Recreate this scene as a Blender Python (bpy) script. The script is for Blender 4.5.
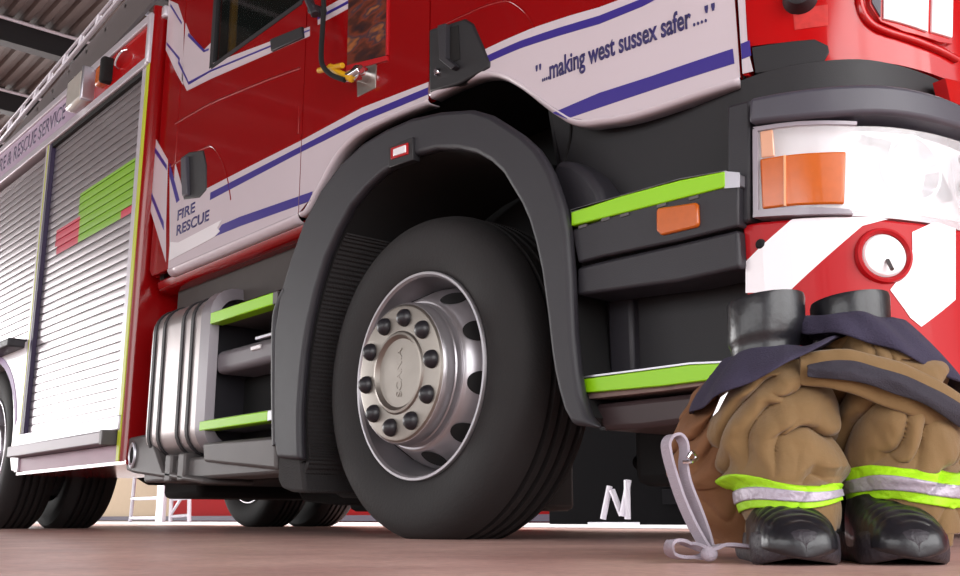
import bpy, bmesh, math, random
from mathutils import Vector, Matrix, noise
for o in list(bpy.data.objects): bpy.data.objects.remove(o)
SC = bpy.context.scene; COL = SC.collection
PI = math.pi; R = math.radians
# ------------------------------------------------------------ camera
cam = bpy.data.objects.new('camera', bpy.data.cameras.new('camera')); COL.objects.link(cam)
cam.data.sensor_width = 36; cam.data.lens = 1005.6/960*36; cam.data.clip_start = .02
YAW = .8572; PITCH = .2250
CX, CY = 2.3051, -1.7543
cam.location = (CX, CY, .0571)
cam.rotation_euler = (Matrix.Rotation(YAW, 3, 'Z') @ Matrix.Rotation(PI/2+PITCH, 3, 'X') @ Matrix.Rotation(-.0012, 3, 'Z')).to_euler()
SC.camera = cam
# ------------------------------------------------------------ sky
W = bpy.data.worlds.new('sky'); SC.world = W; W.use_nodes = True
bg = W.node_tree.nodes['Background']; bg.inputs[0].default_value = (.93, .96, 1, 1); bg.inputs[1].default_value = 2.2
SC.view_settings.view_transform = 'Standard'; SC.view_settings.look = 'None'
SC.view_settings.gamma = 1; SC.view_settings.use_curve_mapping = False
SC.view_settings.exposure = -0.3
# daylight entering through the open bay doorways and window, plus an added far-bay fill
def area(name, loc, rot, sx, sy, power, col=(1, .98, .97)):
    L = bpy.data.lights.new(name, 'AREA'); L.shape = 'RECTANGLE'; L.size = sx; L.size_y = sy; L.energy = power; L.color = col
    o = bpy.data.objects.new(name, L); COL.objects.link(o); o.location = loc; o.rotation_euler = rot; return o
area('front_doorway_daylight', (6.9, -1.2, 2.6), (0, R(90), 0), 4.6, 9.0, 640)
area('side_window_daylight', (-2.0, -9.8, 2.6), (R(90), 0, 0), 14.0, 2.6, 360)
area('rear_doorway_daylight', (-21.8, -2.0, 2.6), (0, R(-90), 0), 4.8, 14.0, 1900)
area('far_bay_rooflight', (-6.0, 4.4, 5.1), (0, 0, 0), 16.0, 2.6, 1500)  # added fill lamp, no opening in the roof; brightens the far floor
# ------------------------------------------------------------ materials
def lin(c): return tuple((x/255/12.92 if x/255 <= .04045 else ((x/255+.055)/1.055)**2.4) for x in c)
def mat(name, rgb, rough=.5, metal=0, coat=0, var=.0, vs=8, bump=0, bs=60, emit=None, trans=0, alpha=1, spec=.5):
    m = bpy.data.materials.new(name); m.use_nodes = True; N = m.node_tree.nodes; L = m.node_tree.links; b = N['Principled BSDF']
    c = lin(rgb)+(1,)
    b.inputs['Base Color'].default_value = c; b.inputs['Roughness'].default_value = rough; b.inputs['Metallic'].default_value = metal
    b.inputs['Coat Weight'].default_value = coat; b.inputs['Coat Roughness'].default_value = .06
    b.inputs['Transmission Weight'].default_value = trans; b.inputs['Alpha'].default_value = alpha
    b.inputs['Specular IOR Level'].default_value = spec
    tc = N.new('ShaderNodeTexCoord')
    if var:
        n = N.new('ShaderNodeTexNoise'); n.inputs['Scale'].default_value = vs; n.inputs['Detail'].default_value = 6
        L.new(tc.outputs['Object'], n.inputs['Vector'])
        x = N.new('ShaderNodeMix'); x.data_type = 'RGBA'; x.inputs[6].default_value = tuple(v*(1-var) for v in c[:3])+(1,)
        x.inputs[7].default_value = tuple(min(1, v*(1+var)) for v in c[:3])+(1,)
        L.new(n.outputs['Fac'], x.inputs[0]); L.new(x.outputs[2], b.inputs['Base Color'])
    if bump:
        n2 = N.new('ShaderNodeTexNoise'); n2.inputs['Scale'].default_value = bs; n2.inputs['Detail'].default_value = 4
        L.new(tc.outputs['Object'], n2.inputs['Vector'])
        bp = N.new('ShaderNodeBump'); bp.inputs['Strength'].default_value = bump; bp.inputs['Distance'].default_value = .01
        L.new(n2.outputs['Fac'], bp.inputs['Height']); L.new(bp.outputs['Normal'], b.inputs['Normal'])
    if emit: b.inputs['Emission Color'].default_value = lin(emit[:3])+(1,); b.inputs['Emission Strength'].default_value = emit[3]
    return m
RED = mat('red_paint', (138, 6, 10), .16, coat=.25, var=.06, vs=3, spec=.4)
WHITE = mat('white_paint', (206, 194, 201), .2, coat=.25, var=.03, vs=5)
BLUE = mat('blue_stripe', (52, 36, 132), .35, coat=.3)
LETTER = mat('navy_letter', (48, 40, 98), .5)
PLAS = mat('grey_black_plastic', (40, 38, 44), .5, var=.12, vs=6, bump=.12, bs=400)
PLAS2 = mat('dark_plastic', (28, 26, 30), .55, var=.1, vs=6, bump=.1, bs=400)
GREYP = mat('grey_bumper_plastic', (70, 68, 78), .42, var=.06, bump=.06, bs=500)
BLACK = mat('black_underside', (14, 13, 14), .85)
RUB = mat('tyre_rubber', (28, 25, 26), .72, var=.18, vs=12, bump=.15, bs=120)
MUD = mat('mudflap_fibre', (40, 37, 38), .8, bump=.5, bs=200)
STEEL = mat('silver_wheel_paint', (176, 172, 176), .3, metal=.75, var=.08, vs=20)
HUBM = mat('worn_hub_metal', (150, 143, 136), .36, metal=.85, var=.18, vs=14)
ALU = mat('aluminium', (190, 188, 196), .35, metal=.8, var=.08)
ALUW = mat('aluminium_rail', (205, 200, 208), .35, metal=.3, var=.05)
CHROME = mat('chrome', (230, 230, 235), .08, metal=1)
LIME = mat('lime_reflective_tape', (150, 215, 10), .4, var=.05, emit=None)
LIMEY = mat('yellow_green_edge', (186, 196, 40), .45)
ORANGE = mat('orange_lens', (196, 92, 12), .25, coat=.5, var=.12, vs=60)
GLASS = mat('tinted_window_glass', (20, 26, 24), .06, trans=0, alpha=.5, spec=.6)
CLEAR = mat('clear_lens', (245, 245, 248), .08, alpha=.32, coat=1)
SILV = mat('headlamp_reflector', (250, 248, 252), .25, metal=.15)
FLAMP = mat('white_lamp_glass', (250, 246, 250), .15, coat=1)
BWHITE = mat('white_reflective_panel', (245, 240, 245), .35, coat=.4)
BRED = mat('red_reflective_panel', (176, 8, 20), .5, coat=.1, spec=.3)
LITRED = mat('lit_red_paint', (178, 8, 12), .16, coat=.3)  # engine red lightened: daylight on front and header put into the colour
YEL = mat('yellow_plastic', (214, 160, 20), .4)
GREYD = mat('dark_grey_metal', (92, 88, 88), .5, metal=.3, var=.15)
TANK = mat('tank_metal', (178, 170, 170), .32, metal=.7, var=.1, vs=4)
STRAP = mat('webbing', (168, 158, 170), .8, bump=.4, bs=600)
RUBB = mat('boot_rubber', (27, 26, 31), .34, coat=.2, bump=.12, bs=60)
SOLE = mat('boot_sole_rubber', (50, 46, 52), .5, bump=.35, bs=90)
NAVY = mat('navy_lining', (50, 44, 66), .85, var=.2, vs=30, bump=.35, bs=350)
def fabric():
    m = mat('tan_firefighter_cloth', (120, 92, 55), .85, var=.12, vs=14)
    N = m.node_tree.nodes; L = m.node_tree.links; b = N['Principled BSDF']
    tc = N['Texture Coordinate']; w = N.new('ShaderNodeTexNoise'); w.inputs['Scale'].default_value = 38; w.inputs['Detail'].default_value = 5
    L.new(tc.outputs['Object'], w.inputs['Vector'])
    w2 = N.new('ShaderNodeTexNoise'); w2.inputs['Scale'].default_value = 700; L.new(tc.outputs['Object'], w2.inputs['Vector'])
    b1 = N.new('ShaderNodeBump'); b1.inputs['Strength'].default_value = .35; b1.inputs['Distance'].default_value = .006; L.new(w.outputs['Fac'], b1.inputs['Height'])
    b2 = N.new('ShaderNodeBump'); b2.inputs['Strength'].default_value = .4; b2.inputs['Distance'].default_value = .001; L.new(w2.outputs['Fac'], b2.inputs['Height'])
    L.new(b1.outputs['Normal'], b2.inputs['Normal']); L.new(b2.outputs['Normal'], b.inputs['Normal'])
    b.inputs['Sheen Weight'].default_value = .2
    return m
TAN = fabric()
LTAPE = mat('lime_trouser_tape', (168, 226, 20), .6, bump=.3, bs=90)
STAPE = mat('silver_trouser_tape', (176, 166, 180), .4, metal=.2, bump=.3, bs=90)
def floor_mat():
    m = bpy.data.materials.new('red_brown_floor'); m.use_nodes = True; N = m.node_tree.nodes; L = m.node_tree.links; b = N['Principled BSDF']
    tc = N.new('ShaderNodeTexCoord')
    n = N.new('ShaderNodeTexNoise'); n.inputs['Scale'].default_value = 3.5; n.inputs['Detail'].default_value = 8; n.inputs['Roughness'].default_value = .65
    L.new(tc.outputs['Object'], n.inputs['Vector'])
    cr = N.new('ShaderNodeValToRGB'); e = cr.color_ramp.elements
    e[0].position = .3; e[0].color = lin((196, 152, 144))+(1,); e[1].position = .7; e[1].color = lin((236, 194, 182))+(1,)
    L.new(n.outputs['Fac'], cr.inputs[0])
    n3 = N.new('ShaderNodeTexNoise'); n3.inputs['Scale'].default_value = 60; n3.inputs['Detail'].default_value = 4; L.new(tc.outputs['Object'], n3.inputs['Vector'])
    mx = N.new('ShaderNodeMix'); mx.data_type = 'RGBA'; mx.blend_type = 'MULTIPLY'; mx.inputs[0].default_value = .35
    cr3 = N.new('ShaderNodeValToRGB'); cr3.color_ramp.elements[0].position = .35; cr3.color_ramp.elements[0].color = (.55, .5, .5, 1); cr3.color_ramp.elements[1].position = .6
    L.new(n3.outputs['Fac'], cr3.inputs[0]); L.new(cr.outputs[0], mx.inputs[6]); L.new(cr3.outputs[0], mx.inputs[7]); L.new(mx.outputs[2], b.inputs['Base Color'])
    n2 = N.new('ShaderNodeTexNoise'); n2.inputs['Scale'].default_value = 9; n2.inputs['Detail'].default_value = 5; L.new(tc.outputs['Object'], n2.inputs['Vector'])
    mr = N.new('ShaderNodeMapRange'); mr.inputs[3].default_value = .28; mr.inputs[4].default_value = .5; L.new(n2.outputs['Fac'], mr.inputs[0]); L.new(mr.outputs[0], b.inputs['Roughness'])
    bp = N.new('ShaderNodeBump'); bp.inputs['Strength'].default_value = .25; bp.inputs['Distance'].default_value = .004
    L.new(n3.outputs['Fac'], bp.inputs['Height']); L.new(bp.outputs['Normal'], b.inputs['Normal'])
    return m
FLOOR = floor_mat()
def poster_mat():
    m = bpy.data.materials.new('poster_print'); m.use_nodes = True; N = m.node_tree.nodes; L = m.node_tree.links; b = N['Principled BSDF']
    tc = N.new('ShaderNodeTexCoord'); mp = N.new('ShaderNodeMapping'); mp.inputs['Rotation'].default_value = (0, R(28), 0); mp.inputs['Scale'].default_value = (9, 1, 26)
    L.new(tc.outputs['Object'], mp.inputs[0])
    n = N.new('ShaderNodeTexNoise'); n.inputs['Scale'].default_value = .8; n.inputs['Detail'].default_value = 2;  L.new(mp.outputs[0], n.inputs['Vector'])
    cr = N.new('ShaderNodeValToRGB'); el = cr.color_ramp.elements
    el[0].position = .3; el[0].color = lin((30, 20, 26))+(1,); el[1].position = .75; el[1].color = lin((176, 120, 110))+(1,)
    for p, c in ((.42, (70, 34, 26)), (.5, (112, 50, 30)), (.57, (60, 48, 58)), (.64, (150, 88, 44))):
        k = el.new(p); k.color = lin(c)+(1,)
    L.new(n.outputs['Fac'], cr.inputs[0]); L.new(cr.outputs[0], b.inputs['Base Color']); b.inputs['Roughness'].default_value = .3
    return m
POSTER = poster_mat()
# ------------------------------------------------------------ mesh helpers
def obj(name, bm, m, parent=None, smooth=35, bevel=0, seg=2, recalc=True):
    me = bpy.data.meshes.new(name)
    if recalc: bmesh.ops.recalc_face_normals(bm, faces=bm.faces[:])
    bm.to_mesh(me); bm.free()
    for k in (m if isinstance(m, (list, tuple)) else [m]): me.materials.append(k)
    if smooth:
        me.shade_smooth(); me.set_sharp_from_angle(angle=R(smooth))
    o = bpy.data.objects.new(name, me); COL.objects.link(o)
    if parent:
        o.parent = parent; o.matrix_parent_inverse = Matrix.Identity(4)
    if bevel:
        b = o.modifiers.new('bevel', 'BEVEL'); b.width = bevel; b.segments = seg; b.limit_method = 'ANGLE'; b.angle_limit = R(40); b.harden_normals = False
    return o
def tag(o, label=None, cat=None, group=None, kind=None):
    if label: o['label'] = label
    if cat: o['category'] = cat
    if group: o['group'] = group
    if kind: o['kind'] = kind
    return o
def struct(name, bm, m, label=None, **k):
    o = obj(name, bm, m, **k); o['kind'] = 'structure'
    if label: o['label'] = label
    return o
def empty(name, loc=(0, 0, 0), rz=0):
    o = bpy.data.objects.new(name, None); COL.objects.link(o); o.location = loc; o.rotation_euler = (0, 0, rz); o.empty_display_size = .1; return o
def B(): return bmesh.new()
def box(bm, x0, x1, y0, y1, z0, z1, mi=0):
    v = [bm.verts.new((x, y, z)) for x in (x0, x1) for y in (y0, y1) for z in (z0, z1)]
    for f in ((0, 1, 3, 2), (4, 6, 7, 5), (0, 4, 5, 1), (2, 3, 7, 6), (0, 2, 6, 4), (1, 5, 7, 3)):
        fa = bm.faces.new([v[i] for i in f]); fa.material_index = mi
    return bm
def prism(bm, pts, y0, y1, axis='y'):
    """polygon in the plane across an axis, extruded along it"""
    mk = {'y': lambda a, b, t: (a, t, b), 'x': lambda a, b, t: (t, a, b), 'z': lambda a, b, t: (a, b, t)}[axis]
    A = [bm.verts.new(mk(a, b, y0)) for a, b in pts]; Bv = [bm.verts.new(mk(a, b, y1)) for a, b in pts]
    n = len(pts); bm.faces.new(A); bm.faces.new(Bv[::-1])
    for i in range(n): bm.faces.new((A[i], A[(i+1) % n], Bv[(i+1) % n], Bv[i]))
    return bm
def tube(bm, pts, r, n=10, rad2=None, cap=True):
    pts = [Vector(p) for p in pts]; rings = []; up = Vector((0, 0, 1)); N = len(pts)
    t0 = (pts[1]-pts[0]).normalized(); s = t0.cross(up)
    if s.length < .1: s = t0.cross(Vector((1, 0, 0)))
    s.normalize()
    for i, p in enumerate(pts):
        t = (pts[min(i+1, N-1)]-pts[max(i-1, 0)]).normalized()
        s = (s-t*s.dot(t)).normalized(); u = t.cross(s)
        rr = r[i] if isinstance(r, (list, tuple)) else r; r2 = rr if rad2 is None else rad2
        rings.append([bm.verts.new(p+s*math.cos(a)*rr+u*math.sin(a)*r2) for a in (2*PI*k/n for k in range(n))])
    for a, b in zip(rings, rings[1:]):
        for k in range(n): bm.faces.new((a[k], a[(k+1) % n], b[(k+1) % n], b[k]))
    if cap: bm.faces.new(rings[0][::-1]); bm.faces.new(rings[-1])
    return bm
def smooth_path(P, n=8, closed=False):
    P = [Vector(p) for p in P]; Q = []; N = len(P)
    for i in range(N if closed else N-1):
        g = (lambda k: P[k % N]) if closed else (lambda k: P[max(0, min(N-1, k))])
        p0, p1, p2, p3 = g(i-1), g(i), g(i+1), g(i+2)
        for k in range(n):
            t = k/n; Q.append(.5*(2*p1+(p2-p0)*t+(2*p0-5*p1+4*p2-p3)*t*t+(3*p1-p0-3*p2+p3)*t**3))
    if not closed: Q.append(P[-1])
    return Q
def lathe(bm, prof, c=(0, 0, 0), n=64, close=False, mi=None, sc=(1, 1)):
    """profile of (radius, y) spun about the y axis"""
    rings = []
    for r, y in prof:
        if r < 1e-5: rings.append([bm.verts.new((c[0], c[1]+y, c[2]))])
        else: rings.append([bm.verts.new((c[0]+r*math.cos(a)*sc[0], c[1]+y, c[2]+r*math.sin(a)*sc[1])) for a in (2*PI*k/n for k in range(n))])
    idx = list(range(len(rings)-1))
    prs = [(rings[i], rings[i+1]) for i in idx]
    if close: prs.append((rings[-1], rings[0]))
    for a, b in prs:
        for k in range(n):
            q = [a[k % len(a)], a[(k+1) % n % len(a)], b[(k+1) % n % len(b)], b[k % len(b)]]
            q = list(dict.fromkeys(q))
            if len(q) > 2: bm.faces.new(q)
    return bm
# plan outlines (seen from above) of the cab skin and of the bumper; s is the distance along them
def curve(K, n=16):
    P = smooth_path([Vector((a, b, 0)) for a, b in K], n); s = [P[0].x]
    for a, b in zip(P, P[1:]): s.append(s[-1]+(b-a).length)
    return P, s
CAB = curve([(.1,0),(.4,0),(.63,.018),(.87,.045),(1.0,.062),(1.11,.08),(1.17,.095),(1.24,.125),(1.30,.165),(1.35,.22),(1.39,.29),(1.42,.38),(1.44,.5),(1.46,.8),(1.465,1.2)])
BUM = curve([(.9,0),(1.14,.0),(1.19,.005),(1.25,.02),(1.32,.06),(1.38,.12),(1.415,.2),(1.435,.29),(1.445,.4),(1.46,.8),(1.465,1.2)])
def on(C, s, off=0):
    P, S = C
    if s <= S[0]: return s, -off, (0, -1)
    i = len(S)-2
    for k in range(len(S)-1):
        if S[k+1] >= s: i = k; break
    t = (s-S[i])/(S[i+1]-S[i]); p = P[i]+(P[i+1]-P[i])*t
    a = P[min(i+2, len(P)-1)]-P[max(i-1, 0)]; a.normalize(); n = (a.y, -a.x)
    return p.x+n[0]*off, p.y+n[1]*off, n
def skin(bm, polys, C, off=0, th=.02, step=.03, zstep=0, zoff=None, y0=0):
    """panel cut to an outline in (s, z), laid on the plan curve and given a thickness"""
    if not isinstance(polys[0][0], (list, tuple)): polys = [polys]
    b = bmesh.new()
    for pts in polys: b.faces.new([b.verts.new((p[0], p[1], 0)) for p in pts])
    smin = min(v.co.x for v in b.verts); smax = max(v.co.x for v in b.verts)
    s = max(smin, C[1][0]); s = math.floor(s/step)*step+step
    while s < smax-1e-4:
        if s > smin+1e-4: bmesh.ops.bisect_plane(b, geom=b.verts[:]+b.edges[:]+b.faces[:], plane_co=(s, 0, 0), plane_no=(1, 0, 0), dist=1e-5)
        s += step
    if zstep:
        z = math.floor(min(v.co.y for v in b.verts)/zstep)*zstep+zstep; zm = max(v.co.y for v in b.verts)
        while z < zm-1e-4:
            bmesh.ops.bisect_plane(b, geom=b.verts[:]+b.edges[:]+b.faces[:], plane_co=(0, z, 0), plane_no=(0, 1, 0), dist=1e-5); z += zstep
    b.verts.ensure_lookup_table(); m0 = []; m1 = []
    for v in b.verts:
        z = v.co.y; o = off+(zoff(z, v.co.x) if zoff else 0)
        x, y, n = on(C, v.co.x, o); m0.append(bm.verts.new((x, y+y0, z))); m1.append(bm.verts.new((x-n[0]*th, y+y0-n[1]*th, z)))
    b.verts.index_update()
    for f in b.faces:
        i = [v.index for v in f.verts]; bm.faces.new([m0[k] for k in i]); bm.faces.new([m1[k] for k in reversed(i)])
    for e in b.edges:
        if len(e.link_faces) == 1:
            a, c = e.verts[0].index, e.verts[1].index; bm.faces.new((m0[a], m0[c], m1[c], m1[a]))
    b.free(); return bm
def rect(s0, s1, z0, z1): return [(s0, z0), (s1, z0), (s1, z1), (s0, z1)]
def text(name, s, C, s0, s1, z0, h, m, parent, off=.0025, slope=0, y0=0, bold=.0):
    cu = bpy.data.curves.new('t', 'FONT'); cu.body = s; cu.offset = bold; to = bpy.data.objects.new('t', cu); COL.objects.link(to)
    dg = bpy.context.evaluated_depsgraph_get(); dg.update(); me = bpy.data.meshes.new_from_object(to.evaluated_get(dg))
    bm = bmesh.new(); bm.from_mesh(me); bpy.data.objects.remove(to); bpy.data.meshes.remove(me)
    x0 = min(v.co.x for v in bm.verts); x1 = max(v.co.x for v in bm.verts); k = (s1-s0)/(x1-x0)
    r = bmesh.ops.extrude_face_region(bm, geom=bm.faces[:]); top = {v for v in r['geom'] if isinstance(v, bmesh.types.BMVert)}
    for v in bm.verts:
        ss = s0+(v.co.x-x0)*k; zz = z0+v.co.y*h/.70+slope*(ss-s0)
        x, y, n = on(C, ss, off if v in top else off-.0015); v.co = (x, y+y0, zz)
    return obj(name, bm, m, parent, smooth=0)
# ============================================================ the hall
XR, XF, YN, YF, HC = -22.5, 7.0, -10.0, 6.5, 5.5
bm = B(); box(bm, -60, 40, -40, 30, -.2, 0); tag(struct('floor', bm, FLOOR, smooth=0), kind='structure')
LITFLOOR = mat('daylit_floor', (240, 236, 238), .35, var=.05, vs=2)  # near-white colour stands for daylight on the floor beyond the engine
bm = B(); box(bm, XR, XF, 2.5, YF, 0, .004); tag(struct('floor_strip', bm, LITFLOOR, smooth=0)).name = 'trim_1'
CREAM = mat('cream_wall', (158, 138, 114), .8, var=.06); REDW = mat('red_door_paint', (128, 4, 8), .8, spec=.1, var=.05)
WALLM = mat('brown_block_wall', (120, 96, 84), .8, var=.1); ROOFM = mat('brown_grey_roof_sheet', (86, 77, 74), .6, var=.1)
bm = B(); box(bm, XR, XF, YF, YF+.3, 1.4, HC+.3); struct('wall_far', bm, WALLM, smooth=0)
bm = B(); box(bm, XR, -16.1, YF, YF+.3, 0, 1.4); struct('wall_far_lower', bm, CREAM, smooth=0).name = 'wall_left'
d = bpy.data.objects
bm = B()
box(bm, -16.1, XF, YF+.02, YF+.08, .02, 1.4)
box(bm, -16.1, XF, YF+.08, YF+.12, 0, 1.4); struct('door_1', bm, REDW, smooth=0)
bm = B(); box(bm, -22.5, XF, YF-.06, YF+.02, .02, .1); struct('baseboard_far', bm, mat('dark_skirting', (46, 30, 52), .6), smooth=0)
# wall behind the camera with a long window
bm = B(); box(bm, XR, XF, YN-.3, YN, 0, .6); box(bm, XR, XF, YN-.3, YN, 4.3, HC+.3)
for x in range(-22, 7, 4): box(bm, x, x+.35, YN-.3, YN, .6, 4.3)
struct('wall_near', bm, CREAM, smooth=0)
# end walls: piers and lintels of the open bay doorways
for nm, x in (('wall_rear', XR-.3), ('wall_front', XF)):
    bm = B(); box(bm, x, x+.3, YN, YF, 4.9, HC+.3)
    for y in (YN, -5.9, -1.9, 2.4, YF-.4): box(bm, x, x+.3, y, y+.4, 0, 4.9)
    struct(nm, bm, WALLM, smooth=0)
# profiled roof sheet
bm = B(); prof = []; y = YN
while y < YF: prof += [(y, HC+.05), (y+.06, HC+.05), (y+.08, HC), (y+.14, HC)]; y += .17
prof.append((YF, HC+.07)); top = [(YF, HC+.25), (YN, HC+.25)]
prism(bm, prof+top, XR, XF, 'x'); struct('ceiling', bm, ROOFM, smooth=0)
BEAM = mat('dark_roof_steel', (27, 26, 29), .6)
k = 2
for x in (-20.9, -18.8, -16.8, -14.9, -12.95, -10.95, -8.9, -6.9, -4.9, -2.9, -.9, 1.1, 3.1, 5.1):
    bm = B(); box(bm, x-.06, x+.02, YN, YF, HC-.28, HC-.001); box(bm, x-.1, x+.06, YN, YF, HC-.30, HC-.28)
    o = struct('trim_%d' % k, bm, BEAM, smooth=0); k += 1
    bm = B(); tube(bm, [(x+.075, YN, HC-.04), (x+.075, YF, HC-.04)], .022, 8)
    o = struct('trim_%d' % k, bm, ALUW); k += 1
# ============================================================ fire engine
fe = empty('fire_engine', (0, 0, 0))
tag(fe, 'large red and white fire engine with blue stripes parked in the bay', 'fire engine')
# ---- cab skin
ZT = 2.75
BOT = [(-1.827,1.117),(-1.627,1.115),(-1.138,1.087),(-.677,1.127)]
shell = B(); box(shell, -1.88, .72, .03, 2.37, 1.34, ZT-.03); box(shell, .72, 1.30, .22, 2.2, 1.10, ZT-.1); box(shell, -1.88, -.7, .05, 2.35, 1.12, 1.36)
# inside of the cab is open above the waist: only the lower shell is solid
shell.free()
b = B(); box(b, -1.88, .80, .04, 2.36, 1.33, 1.40); box(b, -1.88, -.72, .06, 2.34, 1.13, 1.36); box(b, .66, 1.25, .20, 2.2, 1.06, 1.40)
box(b, -1.88, 1.05, 2.30, 2.38, 1.33, ZT); box(b, -1.97, -1.93, .04, 2.38, 1.1, ZT)
obj('cab_floor', b, BLACK, fe, smooth=0)
b = B(); box(b, -2.0, .85, .02, 2.38, ZT-.04, ZT); box(b, .85, 1.4, .25, 2.15, ZT-.04, ZT); obj('cab_roof', b, RED, fe, bevel=.01)
# rear corner quarter of the cab
zb = 1.115
b = B(); skin(b, [(-2.0, zb+.03), (-1.97, zb), (-1.80, zb), (-1.80, ZT), (-2.0, ZT)], CAB, 0, .03)
box(b, -2.0, -1.97, .03, 2.37, zb, ZT)
q = obj('rear_corner_panel', b, RED, fe, bevel=.006)
# crew door: outline with window opening
crew = [[(-1.795, zb), (-.632, zb-.004), (-.632, 1.66), (-1.795, 1.66)], [(-1.795, 1.66), (-1.60, 1.66), (-1.60, 2.45), (-1.795, 2.45)], [(-1.60, 2.38), (-.66, 2.38), (-.66, 2.45), (-1.60, 2.45)], [(-.68, 1.66), (-.632, 1.66), (-.632, 2.45), (-.68, 2.45)]]
b = B()
WIN = [(-1.486,1.964),(-.678,1.825)]
wz = WIN[0][1]
crew = [rect(-1.795, -.707, zb-.004, wz), rect(-1.795, WIN[0][0], wz, 2.45), rect(WIN[0][0], -.72, 2.40, 2.45), rect(-.735, -.707, wz, 2.45)]
skin(b, crew, CAB, 0, .03)
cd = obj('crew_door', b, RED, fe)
b = B(); skin(b, rect(WIN[0][0]-.005, -.73, wz-.005, 2.405), CAB, -.008, .006); obj('window_glass', b, GLASS, cd)
b = B(); g = WIN[0][0]
skin(b, [rect(g-.02, g+.012, wz-.01, 2.41), rect(-.742, -.722, wz-.01, 2.41), rect(g, -.74, wz-.02, wz), rect(g, -.74, 2.395, 2.415)], CAB, .003, .02); obj('window_seal', b, PLAS2, cd)
b = B(); skin(b, [(-.963,1.882),(-.722,1.842),(-.711,1.794),(-.950,1.826)], CAB, .01, .012); obj('seal_end', b, PLAS2, cd, bevel=.003)
# roofward strip above doors
b = B(); skin(b, rect(-1.795, 1.3, 2.455, ZT), CAB, 0, .03); obj('roof_side_panel', b, RED, fe)
# middle panel between the doors, cut away over the wheel arch
ARC = [(-.651,1.139),(-.606,1.168),(-.569,1.199),(-.521,1.241),(-.472,1.275),(-.412,1.300),(-.341,1.315),(-.249,1.318),(-.149,1.316),(-.054,1.311),(.042,1.304)]
b = B(); mid = [(-.702, 2.45), (-.702, zb)]+[(p[0], p[1]) for p in ARC]+[(.040, ARC[-1][1]), (.040, 2.45)]
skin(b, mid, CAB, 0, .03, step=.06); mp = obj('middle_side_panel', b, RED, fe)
# driver door
DB = [(.052,1.319),(.096,1.320),(.168,1.318),(.237,1.313),(.282,1.306),(.333,1.291),(.387,1.263),(.437,1.226),(.481,1.188),(.551,1.121),(.591,1.087),(.623,1.063),(.665,1.046),(.712,1.038),(.772,1.029),(.859,1.025),(.996,1.029),(1.097,1.036)]
b = B(); dd = [(.046, 2.45), (.046, DB[0][1])]+DB[1:]+[(1.095, 1.03), (1.095, 1.66), (.98, 2.45)]
dlow = [(.046, 1.70), (.046, DB[0][1])]+DB[1:-1]+[(1.098, 1.03), (1.090, 1.70)]
skin(b, [dlow, [(.046, 1.70), (.12, 1.70), (.12, 2.45), (.046, 2.45)], [(1.04, 1.70), (1.09, 1.70), (1.0, 2.45), (.95, 2.45)], [(.12, 2.38), (.96, 2.38), (.95, 2.45), (.12, 2.45)]], CAB, 0, .03)
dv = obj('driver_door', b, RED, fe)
b = B(); skin(b, [(.12, 1.69), (1.045, 1.69), (.96, 2.39), (.12, 2.39)], CAB, -.01, .006); obj('window_glass', b, GLASS, dv)
# front corner and front panel of the cab
b = B(); front = rect(1.106, 2.9, 1.08, 1.70)
FB = [(1.106, 1.03), (1.13, 1.03), (1.145, 1.10), (1.30, 1.125), (1.40, 1.12), (1.42, 1.075), (1.40, 1.03), (1.55, 1.01), (1.70, .985), (2.2, .965), (2.8, .965)]
FB = [(1.111,1.034),(1.125,1.033),(1.113,1.098),(1.214,1.085),(1.266,1.080),(1.292,1.061),(1.293,1.045),(1.281,1.025),(1.356,1.024),(1.446,1.015),(1.524,1.007),(1.601,.999)]
skin(b, [[(1.104, FB[0][1]), (1.118, FB[1][1]-.004), (1.122, FB[2][1])]+FB[3:]+[(2.2, .975), (2.37, .975), (2.37, 1.70), (1.104, 1.70)]], CAB, 0, .03)
fp = obj('front_panel', b, LITRED, fe)
b = B(); skin(b, rect(1.104, 1.20, 1.70, 2.45), CAB, -.005, .03); skin(b, rect(1.104, 2.37, 2.455, ZT), CAB, 0, .03); obj('windscreen_pillar', b, LITRED, fe)
b = B(); skin(b, rect(1.2, 2.37, 1.70, 2.455), CAB, -.01, .008); obj('windscreen', b, GLASS, fe)
# far half of the front so that the cab is whole from the side
b = B()
P2 = [(1.465, 1.2), (1.46, 1.6), (1.44, 1.9), (1.39, 2.11), (1.30, 2.24), (1.17, 2.30), (.87, 2.36), (.5, 2.38)]
prism(b, P2+[(x-.03, y-.03) for x, y in reversed(P2)], .98, ZT, 'z'); obj('far_front_panel', b, LITRED, fe)
b = B(); skin(b, [(1.134,1.028),(1.129,1.093),(1.214,1.085),(1.266,1.080),(1.292,1.061),(1.293,1.045),(1.281,1.025),(1.210,1.026),(1.166,1.024)], CAB, .004, .05); obj('cab_corner_trim', b, PLAS2, fe, bevel=.006)
b = B(); skin(b, rect(1.099, 1.103, 1.03, 1.72), CAB, -.01, .02); obj('door_seal', b, BLACK, dv)
b = B(); skin(b, [rect(-.7065, -.7025, 1.3, 2.45)], CAB, -.012, .01); obj('door_seal', b, BLACK, cd)
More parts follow.
